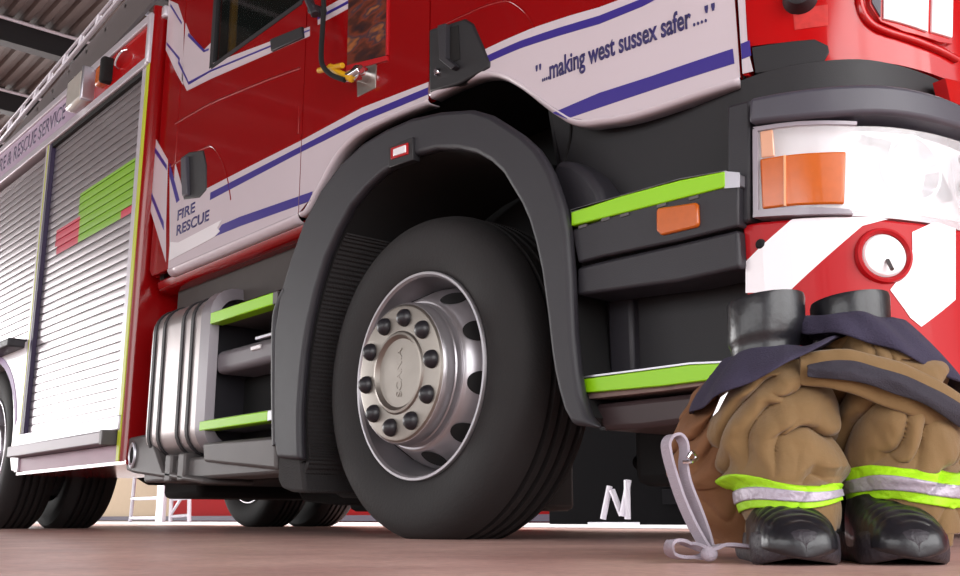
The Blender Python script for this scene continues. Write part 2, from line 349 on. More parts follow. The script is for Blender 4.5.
# rounded lower edges of the doors
def roll(name, path, m, parent, r=.022):
    P = smooth_path([Vector((a, c, 0)) for a, c in path], 4); bm = B(); rings = []
    for i, p in enumerate(P):
        t = (P[min(i+1, len(P)-1)]-P[max(0, i-1)]).normalized(); dn = Vector((t.y, -t.x, 0))   # downwards in (s, z)
        ring = []
        for k in range(7):
            a = PI/2*k/6; s = p.x+dn.x*r*math.sin(a); z = p.y+dn.y*r*math.sin(a); x, y, n = on(CAB, s, .0005-r*(1-math.cos(a))); ring.append(bm.verts.new((x, y, z)))
        x, y, n = on(CAB, p.x+dn.x*r, -.045); ring.append(bm.verts.new((x, y, p.y+dn.y*r))); rings.append(ring)
    for a, c in zip(rings, rings[1:]):
        for k in range(7): bm.faces.new((a[k], a[k+1], c[k+1], c[k]))
    o = obj(name, bm, m, parent, smooth=60); md = o.modifiers.new('thick', 'SOLIDIFY'); md.thickness = .003; md.offset = -1; return o
roll('lower_edge', [(-1.795, zb), (-1.4, zb), (-1.0, zb), (-.707, zb)], WHITE, cd, .03)
roll('lower_edge', [(-.70, zb+.0), (-.66, zb+.005)]+ARC[1:-1]+[(.04, ARC[-1][1])], WHITE, mp, .012)
roll('lower_edge', [(.046, DB[0][1])]+DB[1:-1]+[(1.096, 1.03)], WHITE, dv, .012)
# red sill below the crew door
b = B(); pr = [(.03, 1.10), (.034, 1.07), (.045, 1.052), (.07, 1.045), (.5, 1.045), (.5, 1.12)]
prism(b, pr, -1.98, -.70, 'x'); obj('cab_sill', b, RED, fe, bevel=.01)
# ---- white band, stripes
def decal(name, polys, m, parent, off=.0012, C=CAB, step=.03, y0=0):
    b = B(); skin(b, polys, C, off, .0012, step=step, y0=y0); return obj(name, b, m, parent, smooth=0)
ZU, ZL = 1.347, 1.30       # top and foot of the upper blue stripe
decal('white_band', [(-1.794, zb), (-.7075, zb), (-.7075, 1.389), (-1.09, 1.395), (-1.66, 1.40), (-1.794, 1.60)], WHITE, cd)
decal('white_band', [(-.7015, 1.389), (-.7015, zb)]+ARC+[(.040, ARC[-1][1]), (.040, 1.359), (-.32, 1.391)], WHITE, mp, step=.06)
decal('white_band', [(.0465, 1.362), (.0465, DB[0][1])]+DB[1:-1]+[(1.097, 1.03), (1.094, 1.41), (.97, 1.372), (.84, 1.336), (.72, 1.340), (.62, 1.352), (.5, 1.362), (.32, 1.368)], WHITE, dv)
decal('white_band', [(1.105, 1.035)]+[(1.130,1.034),(1.125,1.064),(1.121,1.115),(1.122,1.214)]+[(1.126, 1.70), (1.105, 1.70)], WHITE, fp, .005)
decal('upper_blue_stripe', [(-1.42, 1.338), (-.7075, 1.343), (-.7075, 1.366), (-1.42, 1.370)], BLUE, cd, .0026)
decal('upper_blue_stripe', [(-.7015, 1.343), (-.32, 1.339), (.0395, 1.318), (.0395, 1.341), (-.32, 1.365), (-.7015, 1.366)], BLUE, mp, .0026)
decal('upper_blue_stripe', [(.215, 1.322), (.325, 1.322), (.45, 1.318), (.59, 1.306), (.72, 1.293), (.85, 1.294), (1.0, 1.312), (1.096, 1.33), (1.094, 1.36), (1.0, 1.34), (.85, 1.315), (.72, 1.316), (.59, 1.329), (.45, 1.34), (.325, 1.344), (.215, 1.344)], BLUE, dv, .0026)
decal('lower_blue_stripe', [(-1.36, 1.168), (-1.15, 1.164), (-.7075, 1.143), (-.7075, 1.177), (-1.15, 1.203), (-1.30, 1.205)], BLUE, cd, .0026)
decal('lower_blue_stripe', [(-.7015, 1.143), (-.625, 1.140), (-.613, 1.172), (-.7015, 1.177)], BLUE, mp, .0026)
decal('lower_blue_stripe', [(.561,1.095),(.607,1.065),(.861,1.066),(1.086,1.067),(1.084,1.104),(.863,1.102),(.714,1.105)], BLUE, dv, .0026)
decal('lower_blue_stripe', [(1.106, 1.070), (1.128, 1.072), (1.127, 1.110), (1.106, 1.108)], BLUE, fp, .0065)
# waist stripe under the crew window and the chevrons at the rear of the cab
wb = [(-1.852,2.007),(-1.693,1.909),(-1.488,1.904),(-.676,1.788),(-.678,1.825),(-1.496,1.968),(-1.644,1.988),(-1.556,2.060),(-1.571,2.105),(-1.712,2.188),(-1.779,2.294),(-1.968,2.474),(-2.006,2.426),(-1.970,2.205)]
decal('waist_white_stripe', [(p[0] if p[0] > -1.79 else -1.79, p[1]) for p in [(-1.725,1.925),(-1.487,1.900),(-.676,1.788),(-.678,1.827),(-1.496,1.973),(-1.500,2.078),(-1.576,2.068),(-1.735,2.207),(-1.830,2.284),(-1.788,1.999)]], WHITE, cd, .0012)
decal('waist_blue_stripe', [(-1.708,1.948),(-1.491,1.934),(-.677,1.809),(-.677,1.815),(-1.493,1.943),(-1.711,1.963),(-1.837,2.115),(-1.840,2.099)], BLUE, cd, .0026)
decal('upper_blue_chevron', [(-1.747,2.216),(-1.566,2.064),(-1.526,2.057),(-1.525,2.047),(-1.574,2.056),(-1.756,2.204)], BLUE, cd, .0026)
decal('waist_white_stripe', [(-2.004,2.489),(-1.894,2.422),(-1.811,2.296),(-1.773,1.970),(-1.861,2.064),(-1.996,2.225)], WHITE, q, .0012)
decal('waist_blue_stripe', [(-1.977,2.456),(-1.834,2.305),(-1.832,2.292),(-1.974,2.439)], BLUE, q, .0026)
decal('waist_blue_stripe', [(-1.991,2.264),(-1.827,2.122),(-1.825,2.106),(-1.988,2.248)], BLUE, q, .0026)
decal('rear_white_chevron', [(-2.049,1.802),(-1.880,1.641),(-1.851,1.328),(-1.823,1.153),(-2.059,1.471),(-2.052,1.493)], WHITE, q, .0012)
decal('rear_blue_chevron', [(-2.054,1.763),(-1.887,1.619),(-1.883,1.594),(-2.048,1.732)], BLUE, q, .0026)
decal('rear_blue_chevron', [(-2.049,1.541),(-1.875,1.347),(-1.869,1.309),(-2.043,1.506)], BLUE, q, .0026)
decal('rear_white_chevron', [(-1.855,1.615),(-1.696,1.379),(-1.768,1.196),(-1.789,1.200)], WHITE, cd, .0018)
decal('rear_blue_chevron', [(-1.856,1.620),(-1.720,1.412),(-1.750,1.405),(-1.845,1.555)], BLUE, cd, .0026)
decal('waist_white_stripe', [(-.622,1.811),(-.412,1.793),(-.415,1.848),(-.626,1.865)], WHITE, mp, .0012)
decal('waist_blue_stripe', [(-.623,1.832),(-.413,1.813),(-.414,1.824),(-.624,1.844)], BLUE, mp, .0026)
# lettering on the doors
text('slogan_lettering', 'making west sussex safer', CAB, .553, .983, 1.193, .053, LETTER, dv, .003, bold=.02)
text('slogan_dots', '....', CAB, .527, .552, 1.194, .05, LETTER, dv, .003, bold=.01)
text('slogan_dots', '....', CAB, .988, 1.024, 1.192, .05, LETTER, dv, .003, bold=.0)
text('slogan_quote_mark', '"', CAB, .505, .524, 1.198, .048, LETTER, dv, .003)
text('slogan_quote_mark', '"', CAB, 1.020, 1.046, 1.180, .052, LETTER, dv, .003)
text('service_lettering', 'FIRE', CAB, -1.73, -1.56, 1.320, .045, LETTER, cd, .003, bold=.02)
text('service_lettering', 'RESCUE', CAB, -1.73, -1.42, 1.252, .045, LETTER, cd, .003, bold=.02)
decal('white_crest_scroll', [(-1.785, 1.150), (-1.36, 1.165), (-1.31, 1.18), (-1.335, 1.20), (-1.30, 1.225), (-1.70, 1.215), (-1.785, 1.235)], mat('bright_white_decal', (250, 246, 250), .12, coat=1), cd, .004)
# pressed creases of the doors
def rib(parent, px, r=.004, m=RED, off=.0, name='pressed_crease'):
    P = smooth_path([Vector((a, c, 0)) for a, c in px], 6); b = B(); tube(b, [Vector((*on(CAB, p.x, off)[:2], p.y)) for p in P], r, 8); return obj(name, b, m, parent, smooth=80)
rib(cd, [(-1.831,1.800),(-1.676,1.794),(-1.481,1.783),(-1.210,1.751),(-.963,1.718),(-.738,1.683)], .006, off=-.003)
rib(cd, [(-1.874,1.601),(-1.698,1.600),(-1.503,1.590),(-1.427,1.572),(-1.336,1.489),(-1.272,1.386),(-1.235,1.293)], .006, RED, off=-.003)
rib(dv, [(.054,1.527),(.190,1.516),(.304,1.505),(.389,1.486),(.429,1.461),(.474,1.412),(.503,1.360)], .0045, off=-.003)
rib(cd, [(-.734,1.531),(-.733,1.476),(-.733,1.422)], .004, RED, name='hinge_edge')
# handles
b = B(); skin(b, [(-1.740,1.611),(-1.651,1.614),(-1.512,1.583),(-1.473,1.506),(-1.458,1.391),(-1.521,1.372),(-1.679,1.402),(-1.724,1.505)], CAB, .004, .03); h = obj('door_handle', b, PLAS2, cd, bevel=.006)
b = B(); skin(b, [(-1.697,1.590),(-1.647,1.590),(-1.611,1.403),(-1.661,1.411)], CAB, .02, .02); obj('handle_lever', b, GREYP, h, bevel=.004)
b = B(); skin(b, [tuple(p) for p in [(.046,1.530),(.218,1.498),(.255,1.467),(.329,1.320),(.329,1.302),(.191,1.300),(.050,1.320)]], CAB, .006, .03); h = obj('door_handle', b, PLAS2, dv, bevel=.006)
b = B(); skin(b, [(.113,1.511),(.152,1.502),(.153,1.391),(.200,1.348),(.182,1.342),(.124,1.395)], CAB, .026, .03); obj('handle_lever', b, PLAS, h, bevel=.006, seg=3)
b = B(); skin(b, [(.123,1.500),(.190,1.487),(.200,1.373),(.143,1.381)], CAB, .008, .004); obj('handle_recess', b, BLACK, h)
b = B(); px = [(.095,1.369)][0]; x, y, n = on(CAB, px[0]); lathe(b, [(0, -.012), (.009, -.012), (.013, -.006), (.013, .002)], (x, y-.006, px[1]), 16); obj('key_lock', b, CHROME, h)
# yellow grab rail seen inside the crew window
b = B(); tube(b, [(-1.50, .10, 1.4), (-1.52, .10, 2.5)], .018, 10); obj('grab_rail', b, YEL, fe)
b = B()
for k in range(3): box(b, -1.7+k*.34, -1.44+k*.34, .6, .72, 1.35, 2.15)
obj('crew_seats', b, mat('green_grey_seat', (38, 62, 48), .8), fe, bevel=.03)
# poster in its red frame
b = B(); skin(b, [(-.421,1.905),(-.414,1.575),(-.186,1.527),(-.191,1.841)], CAB, .004, .006); po = obj('poster', b, POSTER, fe)
b = B(); skin(b, [[(-.411,1.574),(-.416,1.553),(-.172,1.506),(-.175,1.524)], [(-.184,1.801),(-.181,1.526),(-.172,1.525),(-.175,1.798)]], CAB, .008, .01); obj('poster_frame', b, BRED, po, bevel=.001)
# air line plug and cable at the middle panel
b = B(); skin(b, [(-.357,1.540),(-.240,1.527),(-.242,1.435),(-.347,1.438)], CAB, .003, .004); sp = obj('air_socket_plate', b, HUBM, fe, bevel=.001)
def cp(px, py, off): pass
SO = [(-.393,1.523),(-.296,1.497),(-.266,1.465),(-.313,1.474)]
b = B(); c = SO[1]; tube(b, [(c[0], -.0, c[1]), (c[0], -.05, c[1]-.002)], .026, 16); tube(b, [(c[0]-.06, -.045, c[1]-.002), (c[0]+.03, -.045, c[1])], .017, 12)
obj('air_socket', b, CHROME, sp, bevel=.003)
YL = [(-.310,1.476),(-.384,1.520),(-.449,1.568),(-.514,1.576),(-.361,1.541)]
b = B(); tube(b, [(YL[0][0], -.05, YL[0][1]), (YL[1][0], -.05, YL[1][1]), (YL[2][0], -.05, YL[2][1])], .013, 10); tube(b, [(YL[3][0], -.055, YL[3][1]), (YL[4][0], -.055, YL[4][1])], .010, 10)
yp = obj('yellow_air_plug', b, YEL, sp, bevel=.002)
HP = [(-.337,1.478),(-.399,1.515),(-.453,1.570),(-.489,1.643),(-.515,1.749),(-.522,1.848),(-.532,2.010)]
b = B(); tube(b, smooth_path([(a, -.06-.02*math.sin(i), c) for i, (a, c) in enumerate(HP)]), .009, 10); ac = obj('air_cable', b, BLACK, fe)
b = B(); c = [(-.581,1.841),(-.525,1.795)]; tube(b, [(c[0][0], -.0, c[0][1]), (c[0][0], -.06, c[0][1])], .02, 10); tube(b, [(c[0][0]-.03, -.05, c[0][1]+.05), (c[0][0]+.02, -.05, c[0][1]-.03)], .016, 10); obj('cable_hook', b, PLAS, ac, bevel=.003)
# ---- front lamps of the cab
b = B(); skin(b, [(1.383,1.190),(1.384,1.147),(1.403,1.109),(1.454,1.090),(1.549,1.081),(1.591,1.086),(1.614,1.230)], CAB, .012, .02); fl = obj('grille_lamp', b, LITRED, fp, bevel=.006)
b = B(); skin(b, [[(1.416,1.192),(1.408,1.114),(1.513,1.096),(1.530,1.209)], [(1.542,1.212),(1.524,1.098),(1.586,1.097),(1.610,1.229)]], CAB, .018, .01); obj('lamp_glass', b, FLAMP, fl, bevel=.003)
b = B(); skin(b, [(1.390,1.191),(1.387,1.152),(1.402,1.119),(1.410,1.191)], CAB, .016, .01); obj('lamp_side', b, GREYP, fl)
b = B(); P = [(1.365,1.185),(1.368,1.142),(1.385,1.109),(1.418,1.091),(1.491,1.076),(1.562,1.065),(1.610,1.056)]
tube(b, smooth_path([Vector((*on(CAB, p[0], .004)[:2], p[1])) for p in P], 5), .009, 10); obj('lamp_surround', b, LITRED, fl, smooth=80)
px = [(1.242,1.183)][0]; x, y, n = on(CAB, px[0], 0)
e = bmesh.new(); lathe(e, [(0, -.04), (.018, -.04), (.028, -.034), (.034, -.018), (.038, .0)], (0, 0, 0), 32)
ang = math.atan2(n[1], n[0])+PI/2
for v in e.verts: v.co = Matrix.Rotation(ang, 3, 'Z') @ v.co + Vector((x, y, px[1]))
rb = obj('round_rubber_buffer', e, PLAS2, fp)
e = bmesh.new(); lathe(e, [(0, -.044), (.006, -.044), (.008, -.041), (.008, -.039)], (0, 0, 0), 16)
for v in e.verts: v.co = Matrix.Rotation(ang, 3, 'Z') @ v.co + Vector((x, y, px[1]))
obj('screw', e, CHROME, rb)
decal('faded_badge', [(1.225,1.160),(1.299,1.159),(1.296,1.109),(1.226,1.111)], mat('faded_badge', (190, 44, 40), .4, var=.3, vs=60), fp, .0015)
# ---- bumper
b = B(); P = [(1.175,.922),(1.250,.917),(1.329,.916),(1.410,.915),(1.481,.915),(1.568,.914),(1.656,.909)]
lo = [(1.171,.866),(1.246,.855),(1.325,.850),(1.384,.851),(1.473,.852),(1.558,.853),(1.646,.856)]
z1 = P[0][1]; z0 = lo[0][1]
TOPB = [(s, z) for s, z in P]; LOB = [(s, z) for s, z in lo]
skin(b, LOB+[(2.5, LOB[-1][1]-.01), (2.5, TOPB[-1][1]-.01)]+TOPB[::-1], BUM, .03, .14); bu = obj('bumper_top_rail', b, GREYP, fe, bevel=.016, seg=3)
b = B(); skin(b, [(1.113,.930),(1.170,.926),(1.152,.661),(1.124,.658),(1.112,.661),(1.119,.761),(1.103,.784)], BUM, .012, .1); obj('bumper_corner', b, PLAS, fe, bevel=.012)
b = B(); skin(b, [(1.12, 1.0), (1.12, .90), (2.5, .90), (2.5, 1.0)], BUM, -.035, .04); obj('front_gap_panel', b, PLAS2, fe)
b = B(); skin(b, [(1.299,1.023),(1.356,1.024),(1.446,1.015),(1.510,1.007),(1.503,.952),(1.295,.962)], CAB, -.012, .02); obj('front_dark_trim', b, PLAS2, fe)
b = B(); skin(b, [(1.615,.973),(1.684,.982),(1.672,.922),(1.624,.924)], BUM, .01, .03); obj('red_front_corner', b, LITRED, fe)
# headlamp unit
HT = [(1.175,.856),(1.214,.853),(1.265,.847),(1.362,.832),(1.423,.831),(1.497,.832),(1.571,.834),(1.641,.835)]
HB = [(1.162,.671),(1.252,.661),(1.348,.652),(1.406,.647),(1.500,.647),(1.608,.650)]
hp = HB+[(1.9, .645), (1.9, .83)]+HT[::-1]
b = B(); skin(b, hp, BUM, -.02, .05); hl = obj('headlamp', b, SILV, fe)
b = B(); skin(b, hp, BUM, .012, .004); lens = obj('lens', b, CLEAR, hl, bevel=.003)
b = B(); skin(b, [(1.181,.788),(1.277,.782),(1.348,.777),(1.336,.667),(1.253,.674),(1.179,.679)], BUM, .016, .02); obj('indicator_lens', b, ORANGE, hl, bevel=.004)
b = B(); skin(b, [[(1.233,.783),(1.237,.783),(1.231,.675),(1.227,.676)]], BUM, .019, .008); obj('indicator_rib', b, mat('pale_orange_lens', (236, 170, 120), .2), hl)
b = B(); skin(b, [(1.185,.849),(1.214,.847),(1.214,.787),(1.184,.790)], BUM, .014, .01); obj('amber_reflector_patch', b, mat('pale_amber', (226, 170, 140), .2, coat=1), hl, bevel=.003)
b = B()
for s, z, rr in ((1.50, .755, .065), (1.72, .75, .075)):
    e = bmesh.new(); lathe(e, [(0, .05), (rr*.5, .035), (rr*.9, .0), (rr, -.012), (rr+.006, -.012), (rr+.006, .01)], (0, 0, 0), 36); x, y, n = on(BUM, s, -.01); an = math.atan2(n[1], n[0])+PI/2
    for v in e.verts: v.co = Matrix.Rotation(an, 3, 'Z') @ v.co + Vector((x, y, z))
    me = bpy.data.meshes.new('x'); e.to_mesh(me); e.free(); b.from_mesh(me)
obj('lamp_bowls', b, CHROME, hl)
b = B(); skin(b, [[(1.385,.821),(1.405,.814),(1.439,.809),(1.481,.805),(1.466,.795),(1.420,.801),(1.388,.807)], [(1.561,.768),(1.589,.760),(1.611,.724),(1.617,.703),(1.600,.700),(1.572,.739)]], BUM, -.004, .01); obj('lamp_bezel_detail', b, GREYP, hl)
b = B(); skin(b, [[(1.173,.861),(1.266,.852),(1.373,.840),(1.372,.832),(1.265,.843),(1.181,.850)], [(1.173,.857),(1.181,.855),(1.173,.669),(1.162,.667)], [(1.163,.680),(1.253,.670),(1.344,.656),(1.351,.645),(1.252,.653),(1.161,.665)]], BUM, .016, .04); obj('lamp_rim', b, mat('grey_lamp_rim', (150, 142, 152), .3, coat=.5), hl, bevel=.002)
# red and white lower bumper
b = B(); PT = [(1.125,.660),(1.168,.657),(1.252,.649),(1.347,.642),(1.448,.636),(1.606,.639)]
skin(b, [(PT[0][0], .30)]+PT+[(2.5, .63), (2.5, .30)], BUM, .0, .05); lb = obj('lower_bumper', b, BRED, fe, bevel=.006)
decal('white_chevron', [(1.129,.579),(1.236,.650),(1.386,.641),(1.422,.638),(1.369,.624),(1.243,.520),(1.217,.499),(1.124,.513)], BWHITE, lb, .0015, BUM)
decal('white_chevron', [(1.475,.615),(1.539,.644),(1.606,.639),(1.579,.486),(1.474,.422),(1.450,.438),(1.412,.493),(1.449,.535),(1.471,.578)], BWHITE, lb, .0015, BUM)
fz = [(1.406,.562)][0]; x, y, n = on(BUM, fz[0], 0); an = math.atan2(n[1], n[0])+PI/2
def turned(name, prof, m, parent, out=0, seg=40):
    e = bmesh.new(); lathe(e, prof, (0, -out, 0), seg)
    for v in e.verts: v.co = Matrix.Rotation(an, 3, 'Z') @ v.co + Vector((x, y, fz[1]))
    return obj(name, e, m, parent)
fo = turned('fog_lamp', [(.045, -.004), (.050, -.010), (.055, -.008), (.058, .002)], BRED, lb)
turned('fog_lamp_glass', [(0, -.012), (.02, -.011), (.040, -.007), (.044, -.002), (.044, .002)], FLAMP, fo)
b = B(); tube(b, [(x+n[0]*.03, y+n[1]*.03, fz[1]-.035), (x+n[0]*.014, y+n[1]*.014, fz[1]-.012)], .004, 8); obj('bulb_stem', b, GREYD, fo)
bp_ = [(1.165,.610)][0]; x, y, n = on(BUM, bp_[0], 0); fz = bp_; an = math.atan2(n[1], n[0])+PI/2
turned('bumper_bolt', [(0, -.006), (.007, -.006), (.010, -.002), (.012, .001)], BLACK, lb, seg=12)
# ---- step panels between arch and bumper
b = B(); prism(b, [(.433,1.181),(.555,1.130),(.949,1.045),(1.104,.984),(1.078,.636),(1.010,.371),(.995,.267),(.596,.271),(.541,.376),(.521,.614),(.490,.839)], .12, .5); obj('step_recess_panel', b, PLAS2, fe)
b = B(); prism(b, [(.442,1.196),(.645,1.095),(.812,1.064),(1.103,1.042),(1.117,.972),(1.097,.708),(.945,.744),(.635,.816),(.495,.976)], .1, .2); obj('side_skirt_panel', b, PLAS2, fe, bevel=.01)
b = B(); tube(b, smooth_path([(a, .098, c) for a, c in [(.542,1.105),(.536,1.049),(.504,.978)]]), .004, 6); obj('skirt_seam', b, BLACK, fe)
b = B(); prism(b, [(.537,.942),(.564,.968),(.617,.948),(.668,.905),(.704,.856),(.724,.794),(.728,.717),(.594,.745)], .02, .12); obj('flare_behind_step', b, PLAS, fe, bevel=.03, seg=4)
# upper step
US = [(.659,.756),(1.126,.737),(1.130,.610),(1.128,.651),(.676,.662)]
b = B(); prism(b, [(.655,.747),(.676,.659),(.748,.660),(.984,.651),(1.135,.650),(1.141,.736),(1.114,.743),(.875,.756)], -.03, .1); us = obj('upper_step', b, PLAS, fe, bevel=.005)
b = B(); prism(b, [(.661,.790),(.660,.755),(1.112,.740),(1.114,.775),(.996,.786),(.821,.792)], -.035, .05); obj('lime_step_edge', b, LIME, us, bevel=.003)
b = B(); prism(b, [(.656,.799),(.659,.789),(.994,.784),(1.113,.772),(1.147,.760),(1.145,.734),(1.113,.740),(1.116,.777),(.994,.791)], -.034, .1); obj('silver_step_edge', b, ALU, us, bevel=.003)
b = B(); prism(b, [(.927,.731),(.933,.736),(1.035,.724),(1.040,.718),(1.040,.675),(1.034,.669),(.938,.671),(.925,.684)], -.038, .0); obj('side_reflector', b, ORANGE, us, bevel=.004)
for s, z in [(.939,.742),(1.028,.738),(.830,.745),(.771,.748),(.696,.747)]: 
    b = B(); box(b, s-.013, s+.013, -.033, .0, z-.004, z+.003); obj('step_clip', b, GREYD, us)
b = B(); prism(b, [(.666,.650),(.738,.651),(.976,.646),(1.130,.644),(1.130,.575),(1.129,.562),(.971,.561),(.858,.569),(.664,.581)], -.025, .1); ls = obj('step_ledge', b, PLAS, fe, bevel=.008, seg=3)
b = B(); box(b, .66, 1.12, -.0, .09, US[4][1]-.03, US[4][1]+.01); obj('step_gap', b, BLACK, fe)
# lower step
b = B(); prism(b, [(.674,.378),(.673,.345),(.904,.339),(1.106,.339),(1.118,.363),(1.101,.368),(.987,.376),(.849,.377)], -.02, .0); lo_ = obj('lower_step', b, LIME, fe, bevel=.002)
b = B(); g = [(.674,.380),(.849,.378),(.987,.377),(1.113,.367)]
prism(b, [(p[0], p[1]) for p in g]+[(p[0], p[1]+.004) for p in reversed(g)], -.022, .16); obj('serrated_tread', b, ALU, lo_)
b = B(); prism(b, [(.662,.347),(.668,.332),(.891,.330),(1.095,.332),(1.096,.342),(.892,.341)], -.005, .15); obj('step_underside', b, mat('dirty_pink_grey', (132, 108, 104), .7, var=.3, vs=40), lo_)
b = B(); prism(b, [(.676,.320),(.705,.257),(.826,.254),(.991,.259),(1.140,.269),(1.144,.319),(.995,.319)], .01, .4); obj('lower_valance', b, mat('brown_black_plastic', (58, 44, 46), .5, var=.15), fe, bevel=.012)
b = B(); tube(b, [(.66, .118, .42), (.66, .118, .68)], .006, 8); obj('recess_rib', b, GREYP, fe)
b = B(); prism(b, [(.651,.609),(.733,.600),(.731,.400),(.654,.396)], .095, .13); obj('recess_side', b, PLAS, fe, bevel=.01)
# ---- wheel arch
OUT = [(-.684,.252),(-.709,.312),(-.727,.516),(-.736,.690),(-.706,.819),(-.648,.928),(-.571,1.040),(-.469,1.128),(-.351,1.191),(-.226,1.224),(-.101,1.233),(.028,1.229),(.172,1.205),(.311,1.167),(.386,1.128),(.443,1.085),(.508,1.034),(.563,.980),(.592,.939),(.614,.901),(.636,.848),(.652,.803),(.666,.741),(.674,.637),(.678,.484),(.687,.394),(.698,.335),(.718,.287),(.751,.255)]
INN = [(.670,.268),(.645,.304),(.627,.353),(.614,.402),(.605,.452),(.594,.539),(.575,.657),(.555,.732),(.533,.794),(.506,.846),(.472,.895),(.438,.946),(.388,.993),(.328,1.033),(.255,1.065),(.151,1.095),(.031,1.108),(-.044,1.103),(-.122,1.092),(-.202,1.067),(-.285,1.028),(-.356,.964),(-.423,.887),(-.478,.786),(-.514,.692),(-.539,.595),(-.550,.498),(-.556,.400),(-.548,.303),(-.537,.239)]
b = B(); prism(b, OUT+INN, -.06, -.025); ar = obj('wheel_arch', b, PLAS, fe, bevel=.016, seg=4)
# liner behind the arch lip
def band(name, path, y0, y1, th, m, parent):
    b = B(); rings = []
    P = [Vector((a, 0, c)) for a, c in path]
    for i, p in enumerate(P):
        t = (P[min(i+1, len(P)-1)]-P[max(0, i-1)]).normalized(); n = Vector((t.z, 0, -t.x)); nn = n if (p+n*.1-Vector((0, 0, .47))).length > (p-n*.1-Vector((0, 0, .47))).length else -n
        rings.append([b.verts.new((p.x, y0, p.z)), b.verts.new((p.x, y1, p.z)), b.verts.new((p.x+nn.x*th, y1, p.z+nn.z*th)), b.verts.new((p.x+nn.x*th, y0, p.z+nn.z*th))])
    for a, c in zip(rings, rings[1:]):
        for k in range(4): b.faces.new((a[k], a[(k+1) % 4], c[(k+1) % 4], c[k]))
    b.faces.new(rings[0]); b.faces.new(rings[-1][::-1]); return obj(name, b, m, parent, smooth=50)
LIN = [(p[0]*1.02, p[1]) for p in INN]
band('arch_liner', LIN, -.03, .45, .03, BLACK, ar)
# spray flap with fine ribs on the rear of the arch
b = B(); F = [(INN[i][0]-.005, INN[i][1]) for i in range(21, len(INN))]
F = [(p[0], p[1]) for p in F]+[(-.60, .14)]
rings = []
P = smooth_path([Vector((a, 0, c)) for a, c in F], 14)
for i, p in enumerate(P):
    k = .004*(i % 2); t = (P[min(i+1, len(P)-1)]-P[max(0, i-1)]).normalized(); n = Vector((-t.z, 0, t.x))
    if n.x < 0: n = -n
    rings.append([b.verts.new((p.x+n.x*k, -.02, p.z+n.z*k)), b.verts.new((p.x+n.x*k, .36, p.z+n.z*k)), b.verts.new((p.x-n.x*.02, .36, p.z)), b.verts.new((p.x-n.x*.02, -.02, p.z))])
for a, c in zip(rings, rings[1:]):
    for k in range(4): b.faces.new((a[k], a[(k+1) % 4], c[(k+1) % 4], c[k]))
b.faces.new(rings[0]); b.faces.new(rings[-1][::-1]); obj('spray_flap', b, MUD, fe, smooth=0)
b = B(); prism(b, [(-.725,.275),(-.724,.182),(-.695,.155),(-.636,.141),(-.543,.136),(-.583,.268)], -.03, .35); obj('mudflap', b, MUD, fe, bevel=.012)
b = B(); P = [(-.683,.823),(-.727,.778),(-.745,.710),(-.732,.517),(-.706,.296)]
tube(b, smooth_path([(a, -.04, c) for a, c in P]), .022, 12); obj('arch_edge_roll', b, PLAS, ar, smooth=80)
# side marker on the arch
b = B(); prism(b, [(-.074,1.162),(-.067,1.095),(.054,1.087),(.052,1.160),(.028,1.161)], -.068, -.04); mk = obj('side_marker', b, PLAS2, ar, bevel=.003)
b = B(); prism(b, [(-.053,1.154),(-.052,1.117),(.034,1.110),(.033,1.147)], -.072, -.05); obj('marker_red', b, BRED, mk, bevel=.002)
b = B(); prism(b, [(-.037,1.145),(-.036,1.122),(.027,1.117),(.026,1.141)], -.075, -.05); obj('marker_glass', b, FLAMP, mk, bevel=.002)
# ---- wheels
def wheel(x, y, flip=1, name='front_wheel'):
    w = obj(name, lathe(B(), [(.296, .014), (.305, .004), (.318, -.001), (.345, -.010), (.385, -.015), (.42, -.012), (.445, -.003), (.458, .010), (.466, .024), (.472, .040), (.4775, .060)] +
        [(r, yy) for c in (.082, .122, .162, .202) for r, yy in ((.4785, c-.010), (.462, c-.007), (.462, c+.005), (.4785, c+.008))] +
        [(.4775, .215), (.466, .240), (.445, .262), (.40, .272), (.34, .268), (.30, .25)], n=160, close=True), RUB, fe, smooth=30)
    for v in w.data.vertices:
        v.co.y *= flip; v.co += Vector((x, y, .462))
        if v.co.z < 0: v.co.z = .0
    def part(nm, prof, m, par=w, n=96):
        b = B(); lathe(b, prof, (0, 0, 0), n)
        for v in b.verts: v.co.y *= flip; v.co += Vector((x, y, .462))
        return obj(nm, b, m, par, smooth=30)
    rim = part('rim', [(.302, .012), (.3035, .002), (.301, -.004), (.294, -.004), (.288, .004), (.286, .03), (.280, .05), (.272, .09), (.268, .14), (.268, .28)], STEEL)
    return w, rim, part
